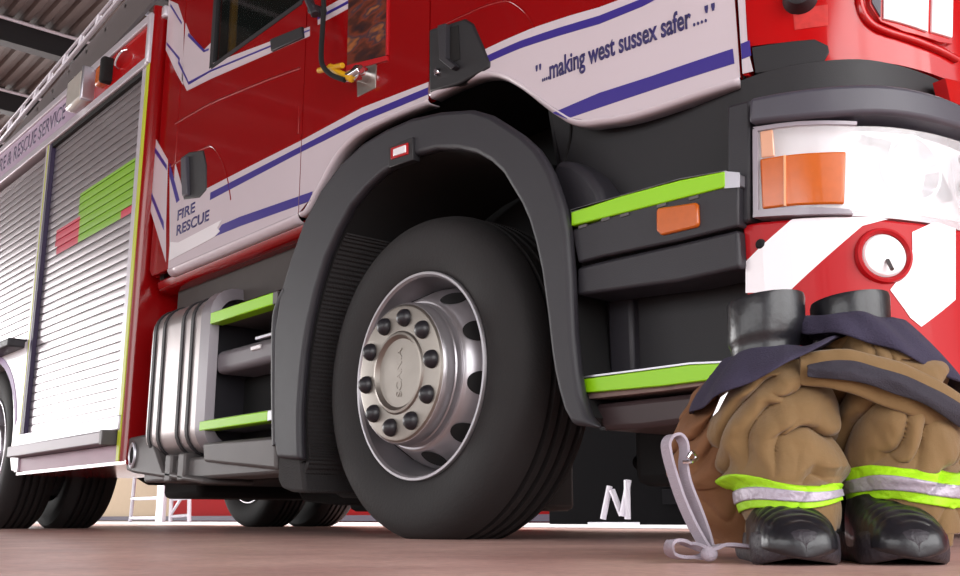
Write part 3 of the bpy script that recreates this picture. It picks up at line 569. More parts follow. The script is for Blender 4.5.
def hub_parts(w, part, x, y):
    disc = part('wheel_disc', [(.270, .13), (.268, .105), (.262, .085), (.252, .060), (.242, .040), (.232, .022), (.224, .008), (.219, .0), (.214, -.003), (.209, -.003), (.207, -.010), (.207, -.020), (.2045, -.024), (.204, -.05), (.199, -.060), (.19, -.062)], STEEL)
    cap = part('hub_cap', [(.200, -.052), (.198, -.060), (.192, -.066), (.186, -.067), (.120, -.067), (.115, -.072), (.108, -.073), (.103, -.067), (.098, -.062), (.05, -.063), (0, -.064)], HUBM)
    for k in range(10):
        a = 2*PI*k/10+.13
        b = B(); lathe(b, [(.026, -.064), (.0262, -.068), (.0258, -.072), (.0235, -.079), (.018, -.086), (.010, -.0905), (0, -.092)], (x+.157*math.cos(a), y, .462+.157*math.sin(a)), 24)
        n_ = obj('wheel_nut', b, mat_nut, w)
        a2 = a+PI/10; b = B(); rad = Vector((math.cos(a2), 0, math.sin(a2))); tv = Vector((-math.sin(a2), 0, math.cos(a2)))
        top = []; bot = []; pr_ = [(.218, -.002), (.226, .010), (.234, .026), (.243, .042), (.252, .059), (.262, .082), (.268, .10)]
        def surf(rr, d):
            for (ra, ya), (rb_, yb_) in zip(pr_, pr_[1:]):
                if ra <= rr <= rb_: t = (rr-ra)/(rb_-ra); return ya+(yb_-ya)*t-d
            return pr_[-1][1]-d
        for j in range(28):
            q_ = 2*PI*j/28; da = math.cos(q_)*.135; rr = .243+math.sin(q_)*.0185; aa = a2+da
            px_ = (x+rr*math.cos(aa), .462+rr*math.sin(aa)); top.append(b.verts.new((px_[0], y+surf(rr, .0045), px_[1]))); bot.append(b.verts.new((px_[0], y+surf(rr, -.004), px_[1])))
        for j in range(28): b.faces.new((top[j], top[(j+1) % 28], bot[(j+1) % 28], bot[j]))
        b.faces.new(top)
        obj('vent_hole', b, BLACK, disc, smooth=0)
    # embossed maker's lettering running up the cap
    cu = bpy.data.curves.new('t', 'FONT'); cu.body = 'SCANIA'; cu.extrude = .05; cu.align_x = 'CENTER'; cu.align_y = 'CENTER'
    to = bpy.data.objects.new('t', cu); COL.objects.link(to); dg = bpy.context.evaluated_depsgraph_get(); dg.update()
    me = bpy.data.meshes.new_from_object(to.evaluated_get(dg)); bpy.data.objects.remove(to)
    b = bmesh.new(); b.from_mesh(me); bpy.data.meshes.remove(me)
    for v in b.verts: v.co = Vector((x-v.co.y*.036, y-.063-v.co.z*.03, .462+v.co.x*.040))
    obj('cap_lettering', b, HUBM, cap, smooth=0)
mat_nut = mat('dark_nut_cap', (30, 28, 34), .45, coat=.15)
w1, r1, p1 = wheel(0, 0); hub_parts(w1, p1, 0, 0)
WB = -4.187
w2, r2, p2 = wheel(WB, 0, name='rear_wheel'); p2('wheel_disc', [(.269, .12), (.25, .17), (.2, .18), (.15, .18), (.14, .02), (0, .02)], STEEL)
w3, r3, p3 = wheel(WB, .62, -1, name='rear_wheel'); p3('wheel_disc', [(.269, .12), (.25, .17), (0, .18)], STEEL)
for x, y in ((0, 2.38), (WB, 2.38)):
    w4, r4, p4 = wheel(x, y, -1, name='rear_wheel' if x else 'front_wheel'); p4('wheel_disc', [(.269, .12), (.2, .05), (0, .0)], STEEL)
w5, r5, p5 = wheel(WB, 1.72, name='rear_wheel')
for x in (0, WB):
    b = B(); tube(b, [(x, .2, .47), (x, .8, .45), (x, 1.0, .42), (x, 1.35, .42), (x, 1.6, .45), (x, 2.2, .47)], [.06, .07, .15 if x else .08, .15 if x else .08, .07, .06], 16); obj('axle', b, BLACK, fe)
# ---- chassis and underside
b = B(); box(b, -6.2, 1.2, .75, .83, .55, .82); box(b, -6.2, 1.2, 1.55, 1.63, .55, .82)
for x in (-5.5, -4.8, -3.4, -2.4, -1.2, .7): box(b, x, x+.1, .8, 1.6, .58, .78)
obj('chassis_frame', b, BLACK, fe, bevel=.01)
b = B(); box(b, -1.95, .62, .5, 1.9, .62, 1.33); obj('engine_cover', b, BLACK, fe)
b = B(); box(b, -1.9, -.68, .10, .48, .90, 1.1); obj('under_cab_panel', b, mat('dusty_underside', (66, 60, 58), .75, var=.2), fe)
b = B(); box(b, -1.95, -1.0, .15, 1.0, .2, .62); box(b, -.9, -.65, .3, 1.2, .13, .5)
prism(b, [(-1.7, .2), (-1.62, .13), (-1.35, .11), (-1.1, .12), (-1.0, .2)], .6, 1.1); box(b, -2.5, -2.1, .35, 1.1, .15, .5); box(b, -2.0, -1.2, 1.1, 1.9, .09, .5)
obj('underbody_tank', b, BLACK, fe, bevel=.03)
b = B(); box(b, .5, 1.2, .35, 2.0, .14, .35); tube(b, [(.3, .6, .22), (.3, 1.9, .22)], .03); obj('front_undertray', b, BLACK, fe, bevel=.03)
# ---- tank and rear steps under the crew door
def rprof(y0, y1, z0, z1, r, n=6):
    P = []
    for cy, cz, a0 in ((y0+r, z0+r, PI), (y1-r, z0+r, 1.5*PI), (y1-r, z1-r, 0), (y0+r, z1-r, PI/2)):
        for k in range(n+1): a = a0+PI/2*k/n; P.append((cy+r*math.cos(a), cz+r*math.sin(a)))
    return P
b = B(); prism(b, rprof(-.03, .6, .30, .935, .10), -1.84, -1.36, 'x'); tk = obj('fuel_tank', b, TANK, fe, smooth=40, bevel=.006)
for x in (-1.80, -1.71, -1.53, -1.44):
    b = B(); o_ = rprof(-.036, .61, .294, .941, .105); prism(b, o_, x-.011, x+.011, 'x'); obj('tank_strap', b, PLAS2, tk, smooth=40)
b = B(); o_ = rprof(-.034, .6, .292, .95, .11); i_ = rprof(.0, .56, .335, .905, .08)
n = len(o_); ro = [[b.verts.new((x, y, z)) for y, z in pr] for x, pr in ((-1.365, o_), (-1.285, o_), (-1.275, i_), (-1.365, i_))]
for r_, s_ in ((0, 1), (1, 2), (2, 3), (3, 0)):
    for k in range(n): b.faces.new((ro[r_][k], ro[r_][(k+1) % n], ro[s_][(k+1) % n], ro[s_][k]))
obj('tank_end_frame', b, mat('grey_end_frame', (128, 122, 128), .4, metal=.3), tk, smooth=40)
b = B(); box(b, -1.345, -1.33, .0, .55, .33, .91); box(b, -1.33, -.72, .28, .34, .28, .93); obj('step_box', b, PLAS, fe)
b = B(); prism(b, [(-1.301,.337),(-.750,.330),(-.734,.215),(-1.283,.265)], -.03, .3); box(b, -1.9, -.72, .0, .2, .205, .29); obj('lower_rail', b, GREYD, fe, bevel=.012)
for Z, zz, x0 in ((.838, .793, -1.285), (.420, .383, -1.325)):
    b = B(); box(b, x0, -.80, -.035, .02, zz, Z); st = obj('crew_step', b, LIME, fe, bevel=.004)
    b = B(); box(b, x0+.01, -.775, -.03, .27, zz+.002, Z+.002); box(b, -.80, -.765, -.036, .02, zz, Z); obj('step_tread', b, ALU if Z < .6 else GREYD, st, bevel=.003)
b = B(); box(b, -1.29, -.75, .0, .27, .60, .69); sb = obj('middle_step_bar', b, mat('mid_grey_plastic', (104, 98, 104), .45), fe, bevel=.025, seg=4)
b = B(); box(b, -1.0, -.93, -.008, .05, .655, .672); obj('reflector_tab', b, FLAMP, sb, bevel=.004)
b = B(); box(b, -1.02, -.88, .02, .2, .70, .715); obj('step_grip_plate', b, ALU, sb, bevel=.004)
for x in (-1.62, -1.50): 
    b = B(); box(b, x-.03, x+.03, -.02, .1, .20, .31); obj('tank_bracket', b, GREYD, tk, bevel=.008)
b = B(); prism(b, [(-2.067,.401),(-1.864,.405),(-1.787,.376),(-1.666,.249),(-1.300,.206),(-1.297,.184),(-1.971,.247),(-2.050,.262)], -.02, .2); br = obj('tank_mount_bracket', b, GREYD, fe, bevel=.012)
bc = [(-1.975,.323)][0]
b = B(); lathe(b, [(.022, -.002), (.028, -.006), (.034, -.004), (.036, .002)], (bc[0], -.025, bc[1]), 24, sc=(1, 1.6)); obj('bracket_eye', b, ALU, br)
b = B(); lathe(b, [(0, -.001), (.022, -.001), (.022, .002)], (bc[0], -.025, bc[1]), 24, sc=(1, 1.6)); obj('eye_hole', b, BLACK, br)
# ---- body with roller shutters
YB = -.05; XB = -2.04
b = B()
pl = [(XB-.0, YB+.045), (XB-.013, YB+.013), (XB-.045, YB), (-2.055-.03, YB), (-2.085, YB+.03), (-2.085, 2.44), (XB, 2.44)]
prism(b, [(-2.032, YB+.03), (-2.036, YB+.010), (-2.045, YB), (-2.06, YB), (-2.06, 2.45), (-2.032, 2.45)], .30, 2.46, 'z'); obj('body_front_panel', b, RED, fe, smooth=40)
b = B(); box(b, -6.4, -2.06, .35, 2.44, .55, 2.42); box(b, -3.72, -2.06, .03, .4, .46, 2.2); obj('body_shell', b, GREYD, fe)
b = B(); box(b, -6.4, -3.44, .03, .4, 1.0, 2.2); box(b, -6.4, -3.44, .5, 2.44, 1.0, 2.3); obj('rear_body_shell', b, GREYD, fe)
b = B(); box(b, -6.4, -2.0, -.02, 2.45, 2.40, 2.46); obj('body_roof', b, ALUW, fe, bevel=.01)
b = B(); box(b, -2.085, -2.05, YB-.004, .0, .30, 2.165); obj('yellow_green_edge', b, LIMEY, fe, bevel=.003)
b = B(); box(b, -2.135, -2.085, YB-.002, .02, .44, 2.17); obj('shutter_guide', b, ALUW, fe, bevel=.004)
def shutter(name, x0, x1, z0, z1, cols=(), pitch=.0434, green=None):
    b = B(); xs = sorted(set([x0, x1]+list(cols))); n = int(round((z1-z0)/pitch)); rows = []
    pf = ((0, .008), (.06, .008), (.09, .0009), (.25, .0004), (.42, .0001), (.58, .0), (.75, .0001), (.90, .0005), (.97, .0011))
    for i in range(n):
        for t, d in pf: rows.append((z0+(i+t)*pitch, d))
    rows.append((z0+n*pitch, .009))
    V = [[b.verts.new((x, YB+.02+d, z)) for x in xs] for z, d in rows]
    for i in range(len(rows)-1):
        for j in range(len(xs)-1):
            f = b.faces.new((V[i][j], V[i][j+1], V[i+1][j+1], V[i+1][j]))
            if green: f.material_index = green((xs[j]+xs[j+1])/2, (rows[i][0]+rows[i+1][0])/2)
    r = bmesh.ops.extrude_face_region(b, geom=b.faces[:])
    for v in r['geom']:
        if isinstance(v, bmesh.types.BMVert): v.co.y = YB+.045
    return obj(name, b, [SHUT, LIMES, PINKS], fe, smooth=25)
SHUT = mat('shutter_aluminium', (186, 179, 182), .34, metal=.9, var=.04, vs=3)
LIMES = mat('lime_shutter_tape', (124, 178, 12), .45); PINKS = mat('red_shutter_tape', (196, 40, 70), .5)
def gr(x, z):
    if not (1.46 < z < 1.735): return 0
    lim = -2.93+(1.735-z)*.2
    if x < lim: return 2 if (x > lim-.35 and z < 1.6) else 0
    if z < 1.50 and x > -2.32: return 2
    return 1
SH = shutter('roller_shutter', -3.40, -2.135, .50, 2.15, [-3.40+.03*k for k in range(1, 42)], green=gr)
S2 = shutter('roller_shutter', -6.3, -3.50, 1.0, 2.15, [-3.9, -3.8, -3.6])
b = B(); box(b, -3.44, -3.405, YB-.002, .03, .46, 2.16); obj('shutter_divider', b, mat('dark_purple_seal', (44, 30, 66), .5), fe)
b = B(); box(b, -3.50, -3.44, YB-.004, .03, .30, 2.16); obj('shutter_guide', b, ALUW, fe, bevel=.004)
b = B(); box(b, -3.463, -3.452, YB-.006, YB, .46, 2.16); obj('yellow_green_line', b, LIMEY, fe)
b = B(); box(b, -3.44, -2.10, YB+.0, .05, 2.13, 2.16); obj('shutter_head_shadow_gap', b, BLACK, fe).name = 'shutter_head_gap'
b = B(); box(b, -3.52, -2.06, YB-.012, .04, .435, .50); obj('shutter_bottom_rail', b, ALUW, fe, bevel=.005)
HB_ = [(-3.361,.480),(-2.146,.469),(-2.118,.393),(-3.374,.418)]
b = B(); box(b, -3.46, -2.14, -.11, -.03, .375, .432); bl = obj('bumper_rail', b, mat('dull_aluminium', (150, 144, 148), .5, metal=.6), fe, bevel=.006)
b = B(); box(b, -2.14, -2.11, -.112, -.03, .37, .436); obj('rail_end_cap', b, GREYD, bl, bevel=.004)
b = B(); box(b, -3.5, -2.08, -.045, .1, .302, .372); obj('pink_sill_panel', b, mat('pinkish_white_sill', (158, 120, 138), .5, coat=.0, var=.1, vs=8), fe).name = 'lower_sill'
b = B(); box(b, -3.5, -2.0, -.04, .6, .285, .303); obj('sill_underside', b, RED, fe)
b = B(); box(b, -3.66, -3.5, YB, .0, .52, 1.0); prism(b, [(-3.66, .95), (-3.66, .75), (-3.74, .62), (-3.70, .45), (-3.52, .31), (-3.44, .31), (-3.44, .52), (-3.5, 1.0), (-4.9, 1.0), (-4.9, .9), (-4.5, .97), (-4.1, 1.0-.03), (-3.85, .86)], YB, .05) if 0 else None
b.free()
b = B(); WA = [(-4.2+.60*math.cos(a), .48+.52*math.sin(a)) for a in [R(t) for t in range(-10, 191, 10)]]
prism(b, [(-3.50, 1.02), (-3.50, .31)]+[(-3.56, .31)]+WA+[(-5.2, .5), (-5.2, 1.02)], YB, YB+.04); obj('rear_arch_panel', b, BWHITE, fe, bevel=.006)
b = B(); P = [(-4.2+.66*math.cos(R(t)), .50+.52*math.sin(R(t))) for t in range(10, 90, 8)]
prism(b, P+[(p[0]*1.0-.03*math.cos(R(40)), p[1]-.035) for p in reversed(P)], YB-.003, YB); obj('purple_arch_marking', b, mat('lilac_marking', (150, 120, 168), .5), fe)
b = B(); box(b, -5.2, -3.54, -.14, -.03, .985, 1.035); obj('locker_hand_rail', b, PLAS, fe, bevel=.01)
b = B(); tube(b, [(-3.56, YB-.001, .60), (-3.50, YB-.001, .60)], .001, 6) ; b.free()
# ---- header panel above the shutters
b = B(); box(b, -6.4, -2.062, -.045, .05, 2.19, 2.42); hd = obj('header_panel', b, LITRED, fe, smooth=0)
b = B(); box(b, -6.4, -2.92, -.0475, -.0445, 2.205, 2.40); obj('lilac_sign_panel', b, mat('lilac_reflective_sign', (196, 176, 200), .35, coat=.3, var=.08), hd)
b = B(); box(b, -6.4, -2.06, -.065, .05, 2.155, 2.20); obj('silver_lower_trim', b, ALUW, hd, bevel=.006)
b = B(); box(b, -6.4, -2.06, -.06, .1, 2.385, 2.43); obj('silver_upper_trim', b, ALUW, hd, bevel=.006)
b = B(); box(b, -2.078, -2.045, -.07, .03, 2.16, 2.42); box(b, -2.04, -1.6, .06, .14, 2.40, 2.46); obj('silver_corner_post', b, ALUW, hd, bevel=.008)
flatc = ([Vector((-9, 0, 0)), Vector((-8.9, 0, 0)), Vector((-1, 0, 0))], [-9, -8.9, -1])
text('header_lettering', 'FIRE & RESCUE SERVICE', flatc, -4.56, -3.24, 2.258, .095, mat('grey_violet_letter', (88, 78, 104), .5), hd, .0, y0=-.0485, bold=.01)
b = B(); box(b, -3.06, -2.82, -.11, -.03, 2.22, 2.40); sl = obj('white_scene_lamp', b, mat('clear_grey_lamp', (206, 204, 196), .15, coat=1, var=.12, vs=14), hd, bevel=.02, seg=3)
b = B(); box(b, -2.825, -2.80, -.112, -.03, 2.215, 2.405); obj('lamp_side_cap', b, ALU, sl, bevel=.006)
b = B(); box(b, -2.70, -2.60, -.085, -.03, 2.25, 2.36); al = obj('amber_lamp', b, ORANGE, hd, bevel=.015, seg=3)
b = B(); box(b, -2.60, -2.55, -.10, -.03, 2.235, 2.375); obj('lamp_bezel', b, BLACK, al, bevel=.015, seg=3)
b = B(); tube(b, smooth_path([(-2.46, -.05, 2.28), (-2.44, -.075, 2.295), (-2.38, -.075, 2.33), (-2.36, -.05, 2.345)]), .007, 8); obj('metal_catch', b, CHROME, hd)
# ---- ladder carried on the roof
ld = empty('roof_ladder', (-2.2, .15, 2.46)); tag(ld, 'long aluminium ladder with trussed side lying along the fire engine roof', 'ladder')
LR = [(-5.316,2.773),(-3.105,3.002),(-5.344,2.852),(-3.221,3.051)]
def lz(x, k=0): (xa, za), (xb, zb_) = (LR[0], LR[1]) if k == 0 else (LR[2], LR[3]); return za+(zb_-za)*(x-xa)/(xb-xa)
x0, x1 = -8.6, -1.6; O = Vector((2.2, -.15, -2.46))
b = B(); tube(b, [Vector((x0, .15, lz(x0)))+O, Vector((x1, .15, lz(x1)))+O], .016, 8); obj('side_rail', b, ALUW, ld)
b = B(); tube(b, [Vector((x0, .15, lz(x0, 1)))+O, Vector((x1, .15, lz(x1, 1)))+O], .010, 8); obj('truss_rail', b, ALUW, ld)
x = x0+.1
while x < x1-.1:
    b = B(); tube(b, [Vector((x, .15, lz(x)))+O, Vector((x+.05, .15, lz(x+.05, 1)))+O], .012, 6); obj('truss_strut', b, ALUW, ld); x += .28
for yy in (.17, .60):
    b = B(); v = [(x0, lz(x0)-.02), (x1, lz(x1)-.02), (x1, lz(x1)-.24), (x0, lz(x0)-.24)]
    prism(b, [(a+2.2, c-2.46) for a, c in v], yy-.15, yy-.13); obj('stile', b, mat('ladder_grey', (110, 104, 104), .5, metal=.3), ld)
x = x0+.15
while x < x1-.1:
    b = B(); tube(b, [Vector((x, .17, lz(x)-.06))+O, Vector((x, .60, lz(x)-.06))+O], .014, 8); obj('rung', b, ALU, ld); x += .3
b = B()
for x in (-6.2, -4.2, -2.3): box(b, x+2.2, x+2.25, .0, .5, .0, lz(x)-.15-2.46)
obj('gantry_support', b, GREYD, ld)
# ============================================================ things beyond the engine
sl_ = empty('step_ladder', (-12.2, 4.6, .004)); tag(sl_, 'white aluminium step ladder standing beyond the fire engine underside', 'ladder')
b = B(); box(b, -.12, .12, -.03, .03, 0, 1.6); obj('front_stile', b, ALUW, sl_, bevel=.01)
b = B(); tube(b, [(.35, .0, 0), (.28, .0, 1.6)], .03, 8); obj('rear_leg', b, ALUW, sl_)
b = B(); tube(b, [(.75, .1, 0), (.55, .1, 1.6)], .03, 8); obj('rear_leg', b, ALUW, sl_)
for z in (.08, .32, .6): 
    b = B(); tube(b, [(.34, .0, z), (.74-.1*z, .1, z+.02)], .022, 8); obj('cross_bar', b, ALU, sl_)
b = B(); tube(b, [(.34, .0, .1), (.66, .1, .5)], .02, 8); obj('cross_bar', b, ALU, sl_)
for z in (.06, .35): 
    b = B(); tube(b, [(-1.1, .0, z), (-.1, .0, z)], .025, 8); obj('side_rail', b, ALU, sl_)
b = B(); tube(b, [(-1.1, 0, 0), (-1.05, 0, .7)], .03, 8); obj('side_leg', b, ALU, sl_)
tr = empty('folding_trestle', (-3.25, 4.5, .004)); tag(tr, 'small white folding trestle standing on daylit floor behind the front tyre', 'trestle')
P4 = [(-3.392,.049),(-3.327,.311),(-3.285,.279),(-3.208,.080),(-3.187,.073),(-3.122,.354),(-3.091,.353),(-3.146,.049),(-3.481,.041),(-3.084,.041)]
def pw(i, dy=0): return (P4[i][0]+3.25, dy, max(.012, P4[i][1]-.004))
for a_, c_ in ((0, 1), (2, 3), (4, 5), (5, 7)):
    b = B(); tube(b, [pw(a_), pw(c_, .02)], .026, 8); obj('leg', b, mat_w if 0 else ALUW, tr)
b = B(); box(b, -.22, .16, -.1, .1, .0, .02); obj('base_board', b, mat('white_board', (236, 230, 238), .5), tr)
cb = empty('dark_equipment_cabinet', (-2.72, 4.8, .004)); tag(cb, 'dark equipment cabinet standing beyond the engine beside the white trestle', 'cabinet')
b = B(); box(b, -1.6, 2.6, 0, .6, 0, 1.6); obj('body', b, mat('black_cabinet', (9, 8, 10), .9, spec=.1), cb, bevel=.01)
for z in (.16, .34, .50):
    b = B(); box(b, -.28, 2.55, -.02, .0, z, z+.12); obj('drawer', b, mat('dark_drawer_%d' % int(z*100), (16, 15, 18), .8, spec=.1), cb, bevel=.005)
b = B(); box(b, .12, .17, -.03, 0, .04, .12); obj('white_label', b, FLAMP, cb)
b = B(); box(b, -.34, -.16, -.04, .1, .37, .45); obj('grey_bracket', b, GREYP, cb, bevel=.01)
# ============================================================ boots and trousers, in a frame turned to the boots
# local x runs to the right, local y away from the toes
def sst(e0, e1, v): t = min(1, max(0, (v-e0)/(e1-e0))); return t*t*(3-2*t)
LOC = lambda u, v: (CX+math.cos(YAW)*u-math.sin(YAW)*v, CY+math.sin(YAW)*u+math.cos(YAW)*v, 0)
def boot(name, label, u, v, turn, lean):
    e = empty(name, LOC(u, v), YAW+turn); tag(e, label, 'boot', 'black rubber fire boots')
    # upper: sections along the foot (y negative to the toe): (y, half width, height, z foot, roundness)
    b = B(); n = 40; rings = []
    key = [(-.212, .003, .027), (-.2105, .014, .033), (-.207, .025, .041), (-.201, .034, .049), (-.192, .042, .057), (-.180, .048, .065), (-.155, .0535, .075), (-.12, .0535, .086), (-.085, .050, .102), (-.05, .046, .122)]
    secs = []
    for q0, q1 in zip(key, key[1:]):
        m_ = max(1, int((q1[0]-q0[0])/.0025)); secs += [tuple(q0[j]+(q1[j]-q0[j])*i/m_ for j in range(3)) for i in range(m_)]
    secs.append(key[-1]); n = 64
    for y, hw, h in secs:
        ring = []
        for k in range(n):
            a = 2*PI*k/n; cx_ = math.cos(a); sz = math.sin(a)
            z = .022+(h*.94-.022)*max(0, sz)**.8 if sz > 0 else .022+.012*sz
            w = .95*hw*math.copysign(abs(cx_)**.75, cx_)
            g = (y+.62*abs(w)**1.05*.6)*1.0; m = sst(-.205, -.19, y)*sst(-.10, -.15, y)*max(0, sz)
            cr = -.0035*m*(1-abs(math.sin(g*185+.4*noise.noise(Vector((w*30, y*20, u*9))))))**2.5
            cr += .0012*sst(-.206, -.19, y)*noise.noise(Vector((w*60, y*60, z*60+u)))
            ring.append(b.verts.new((w*(1+cr*4), y, z+cr)))
        rings.append(ring)
    rings[0] = rings[0]
    for a, c in zip(rings, rings[1:]):
        for k in range(n): b.faces.new((a[k], a[(k+1) % n], c[(k+1) % n], c[k]))
    b.faces.new(rings[0])
    o = obj('foot', b, RUBB, e, smooth=70); s = o.modifiers.new('s', 'SUBSURF'); s.levels = s.render_levels = 1
    # ankle and shaft
    b = B(); rings = []
    for z, r, ry, dx, dy in ((.02, .040, .055, 0, .035), (.06, .044, .062, 0, .03), (.12, .047, .062, 0, .02), (.18, .050, .056, lean*.3, .022), (.25, .050, .054, lean*.6, .026), (.300, .050, .053, lean*.8, .03), (.308, .051, .054, lean*.85, .03), (.313, .0545, .0565, lean*.88, .03), (.320, .0555, .0575, lean*.9, .03), (.335, .0565, .0585, lean*.98, .03), (.370, .0575, .0595, lean*1.05, .03), (.376, .056, .058, lean*1.08, .03), (.375, .052, .054, lean*1.08, .03), (.30, .047, .050, lean*.9, .03), (.20, .046, .050, lean*.4, .022)):
        rings.append([b.verts.new((dx+r*math.cos(a), dy+ry*math.sin(a), z+(.006*math.cos(a+.6) if z > .29 else 0))) for a in (2*PI*k/48 for k in range(48))])
    for a, c in zip(rings, rings[1:]):
        for k in range(48): b.faces.new((a[k], a[(k+1) % 48], c[(k+1) % 48], c[k]))
    b.faces.new(rings[0]); b.faces.new(rings[-1]); o = obj('shaft', b, RUBB, e, smooth=50)
    # sole with toe bumper
    b = B(); rings = []; out = []
    for k in range(56):
        a = 2*PI*k/56; y = -.075+.138*math.sin(a) if False else 0
    def hwid(t): return (.055*math.sin(min(1, t/.22)*PI/2)**.55 if t < .22 else .055-.012*math.sin((t-.22)/.4*PI/2 if t < .62 else PI/2)) if t < .9 else .043*math.cos((t-.9)/.1*PI/2)**.5
    T = [0, .01, .03, .06, .1, .16, .22, .3, .4, .5, .62, .75, .85, .93, .98, 1]
    right = [(hwid(t), -.212+t*.30) for t in T]; out = right+[(-x_, y_) for x_, y_ in reversed(right[1:-1])]
    for z, k in ((0, .93), (.004, .98), (.012, 1.0), (.026, 1.0), (.034, .985), (.038, .95)):
        rings.append([b.verts.new((x_*k, (y_+.06)*k-.06, z+(.010*max(0, (-y_-.15)/.06)**2 if z < .005 else .004*max(0, (-y_-.13)/.06)))) for x_, y_ in out])
    for a, c in zip(rings, rings[1:]):
        for k in range(len(out)): b.faces.new((a[k], a[(k+1) % len(out)], c[(k+1) % len(out)], c[k]))
    b.faces.new(rings[0]); b.faces.new(rings[-1]); obj('sole', b, SOLE, e, smooth=50)
    b = B()
    for q in range(4):
        y = -.150+q*.017; P = [(x_*.98, y+.55*abs(x_)**1.1-.012, .0705+q*.004-(abs(x_)/.05)**2.6*.034) for x_ in (-.044, -.034, -.022, -.01, 0, .01, .022, .034, .044)]
        tube(b, smooth_path(P, 4), .0022, 6)
    b.free()
    return e
boot('rubber_boot', 'black rubber fire boot inside the left trouser leg, toe under lime cuff', .408, 1.452, R(-5), .018)
boot('rubber_boot', 'black rubber fire boot inside the right trouser leg, nearer the fog lamp', .543, 1.452, R(-5), .010)
# ---- trousers
tro = empty('firefighter_trousers', LOC(.45, 1.42), YAW); tag(tro, 'tan firefighter trousers with lime and silver cuffs, bunched down around the black boots', 'trousers')
TU, TV = .45, 1.42
def ridge(t): t = t-math.floor(t); return 1-abs(2*t-1)        # 0..1 triangle
def sst(e0, e1, v): t = min(1, max(0, (v-e0)/(e1-e0))); return t*t*(3-2*t)
def fold(a, z, seed):
    """depth of the cloth folds at angle a (front is -pi/2) and height z"""
    x = math.cos(a); y = math.sin(a)
    n1 = noise.noise(Vector((x*1.5, y*1.5, z*8+seed))); n2 = noise.noise(Vector((x*4+7, y*4, z*22+seed*2))); n3 = noise.noise(Vector((x*9+3, y*9, z*50+seed)))
    wl = sst(.25, -.45, x)*sst(.10, .15, z)
    w1 = z*13-x*.5+n1*.75+seed; w2 = z*17-x*2.6+n1*.8+seed*.7
    r1 = abs(math.sin(PI*w1))**.55; r2 = abs(math.sin(PI*w2))**.6
    r = r1*(1-wl)*1.0+r2*wl*.75
    return .026*(r-.5)+.010*n1+.0035*n2+.0012*n3
def leg_surface(cu, cv, prof, seed, dent=None):
    def P(a, z, off=0):
        k = 0
        for i in range(len(prof)-1):
            if prof[i][0] <= z <= prof[i+1][0] or i == len(prof)-2: 
                z0, z1 = prof[i][0], prof[i+1][0]; t = min(1, max(0, (z-z0)/(z1-z0))); t = t*t*(3-2*t); q0, q1 = prof[i], prof[i+1]
                ru, rv, du, dv_ = [q0[j]+(q1[j]-q0[j])*t for j in (1, 2, 3, 4)]
                if z <= z1: break
        amp = min(1, max(.25, (z-.085)/.04)); top = min(1, max(.3, (prof[-1][0]-z)/.03))
        f = fold(a, z, seed); k_ = f
        f = f*amp*top+off
        return (cu+du+(ru+f)*math.cos(a), cv+dv_+(rv+f)*math.sin(a), z+.006*math.sin(a*3+seed)*(1 if z > .1 else .5)-.6*k_*amp*top*sst(.09, .14, z))
    return P
def sheet(bm, P, a0, a1, z0, z1, na, nz, off=0, wrap=False, zf=None):
    rows = []
    for j in range(nz+1):
        row = []
        for i in range(na if wrap else na+1):
            a = a0+(a1-a0)*i/na
            lo_z, hi_z = (z0, z1) if not zf else zf(a)
            row.append(bm.verts.new(P(a, lo_z+(hi_z-lo_z)*j/nz, off)))
        rows.append(row)
    m = len(rows[0])
    for r0, r1 in zip(rows, rows[1:]):
        for i in range(m if wrap else m-1): bm.faces.new((r0[i], r0[(i+1) % m], r1[(i+1) % m], r1[i]))
    return rows
def cloth(name, bm, m, parent, th=.004, sub=0):
    o = obj(name, bm, m, parent, smooth=80, recalc=False); s = o.modifiers.new('thick', 'SOLIDIFY'); s.thickness = th; s.offset = -1
    if sub: s = o.modifiers.new('s', 'SUBSURF'); s.levels = s.render_levels = sub
    return o
# profile rows: z, radius across, radius deep, shift across, shift deep
PA = [(.040, .058, .085, .004, -.056), (.095, .062, .09, .004, -.050), (.108, .080, .105, -.002, -.022), (.16, .086, .105, -.006, -.008), (.21, .080, .095, .0, .0), (.25, .072, .086, .004, .008), (.278, .058, .07, .010, .012)]
PB = [(.040, .062, .085, -.002, -.056), (.10, .068, .09, .0, -.048), (.125, .077, .10, .0, -.014), (.18, .080, .105, .0, -.008), (.22, .082, .10, .004, .0), (.26, .080, .09, .004, .005), (.30, .070, .075, -.006, .01)]
LA = leg_surface(.412-TU, 1.44-TV, PA, 3.1); LB = leg_surface(.576-TU, 1.44-TV, PB, 8.7)
for nm, P, pf, lab in (('trouser_leg', LA, PA, 'left'), ('trouser_leg', LB, PB, 'right')):
    b = B(); sheet(b, P, 0, 2*PI, .040, pf[-1][0], 260, 190, wrap=True); lg = cloth(nm, b, TAN, tro)
    if lab == 'left': za = lambda a: (.072+.006*math.cos(a), .103-.006*math.cos(a))
    else: za = lambda a: (.074-.006*math.cos(a), .120-.004*math.cos(a)+.003*math.sin(3*a))
    def subz(f0, f1): return lambda a: (za(a)[0]+(za(a)[1]-za(a)[0])*f0, za(a)[0]+(za(a)[1]-za(a)[0])*f1)
    b = B(); sheet(b, P, 0, 2*PI, 0, 0, 260, 20, .0035, True, subz(0, 1)); bd = cloth('cuff_band', b, LTAPE, lg, .003)
    b = B(); sheet(b, P, 0, 2*PI, 0, 0, 260, 8, .006, True, subz(.25, .65)); cloth('silver_stripe', b, STAPE, bd, .002)
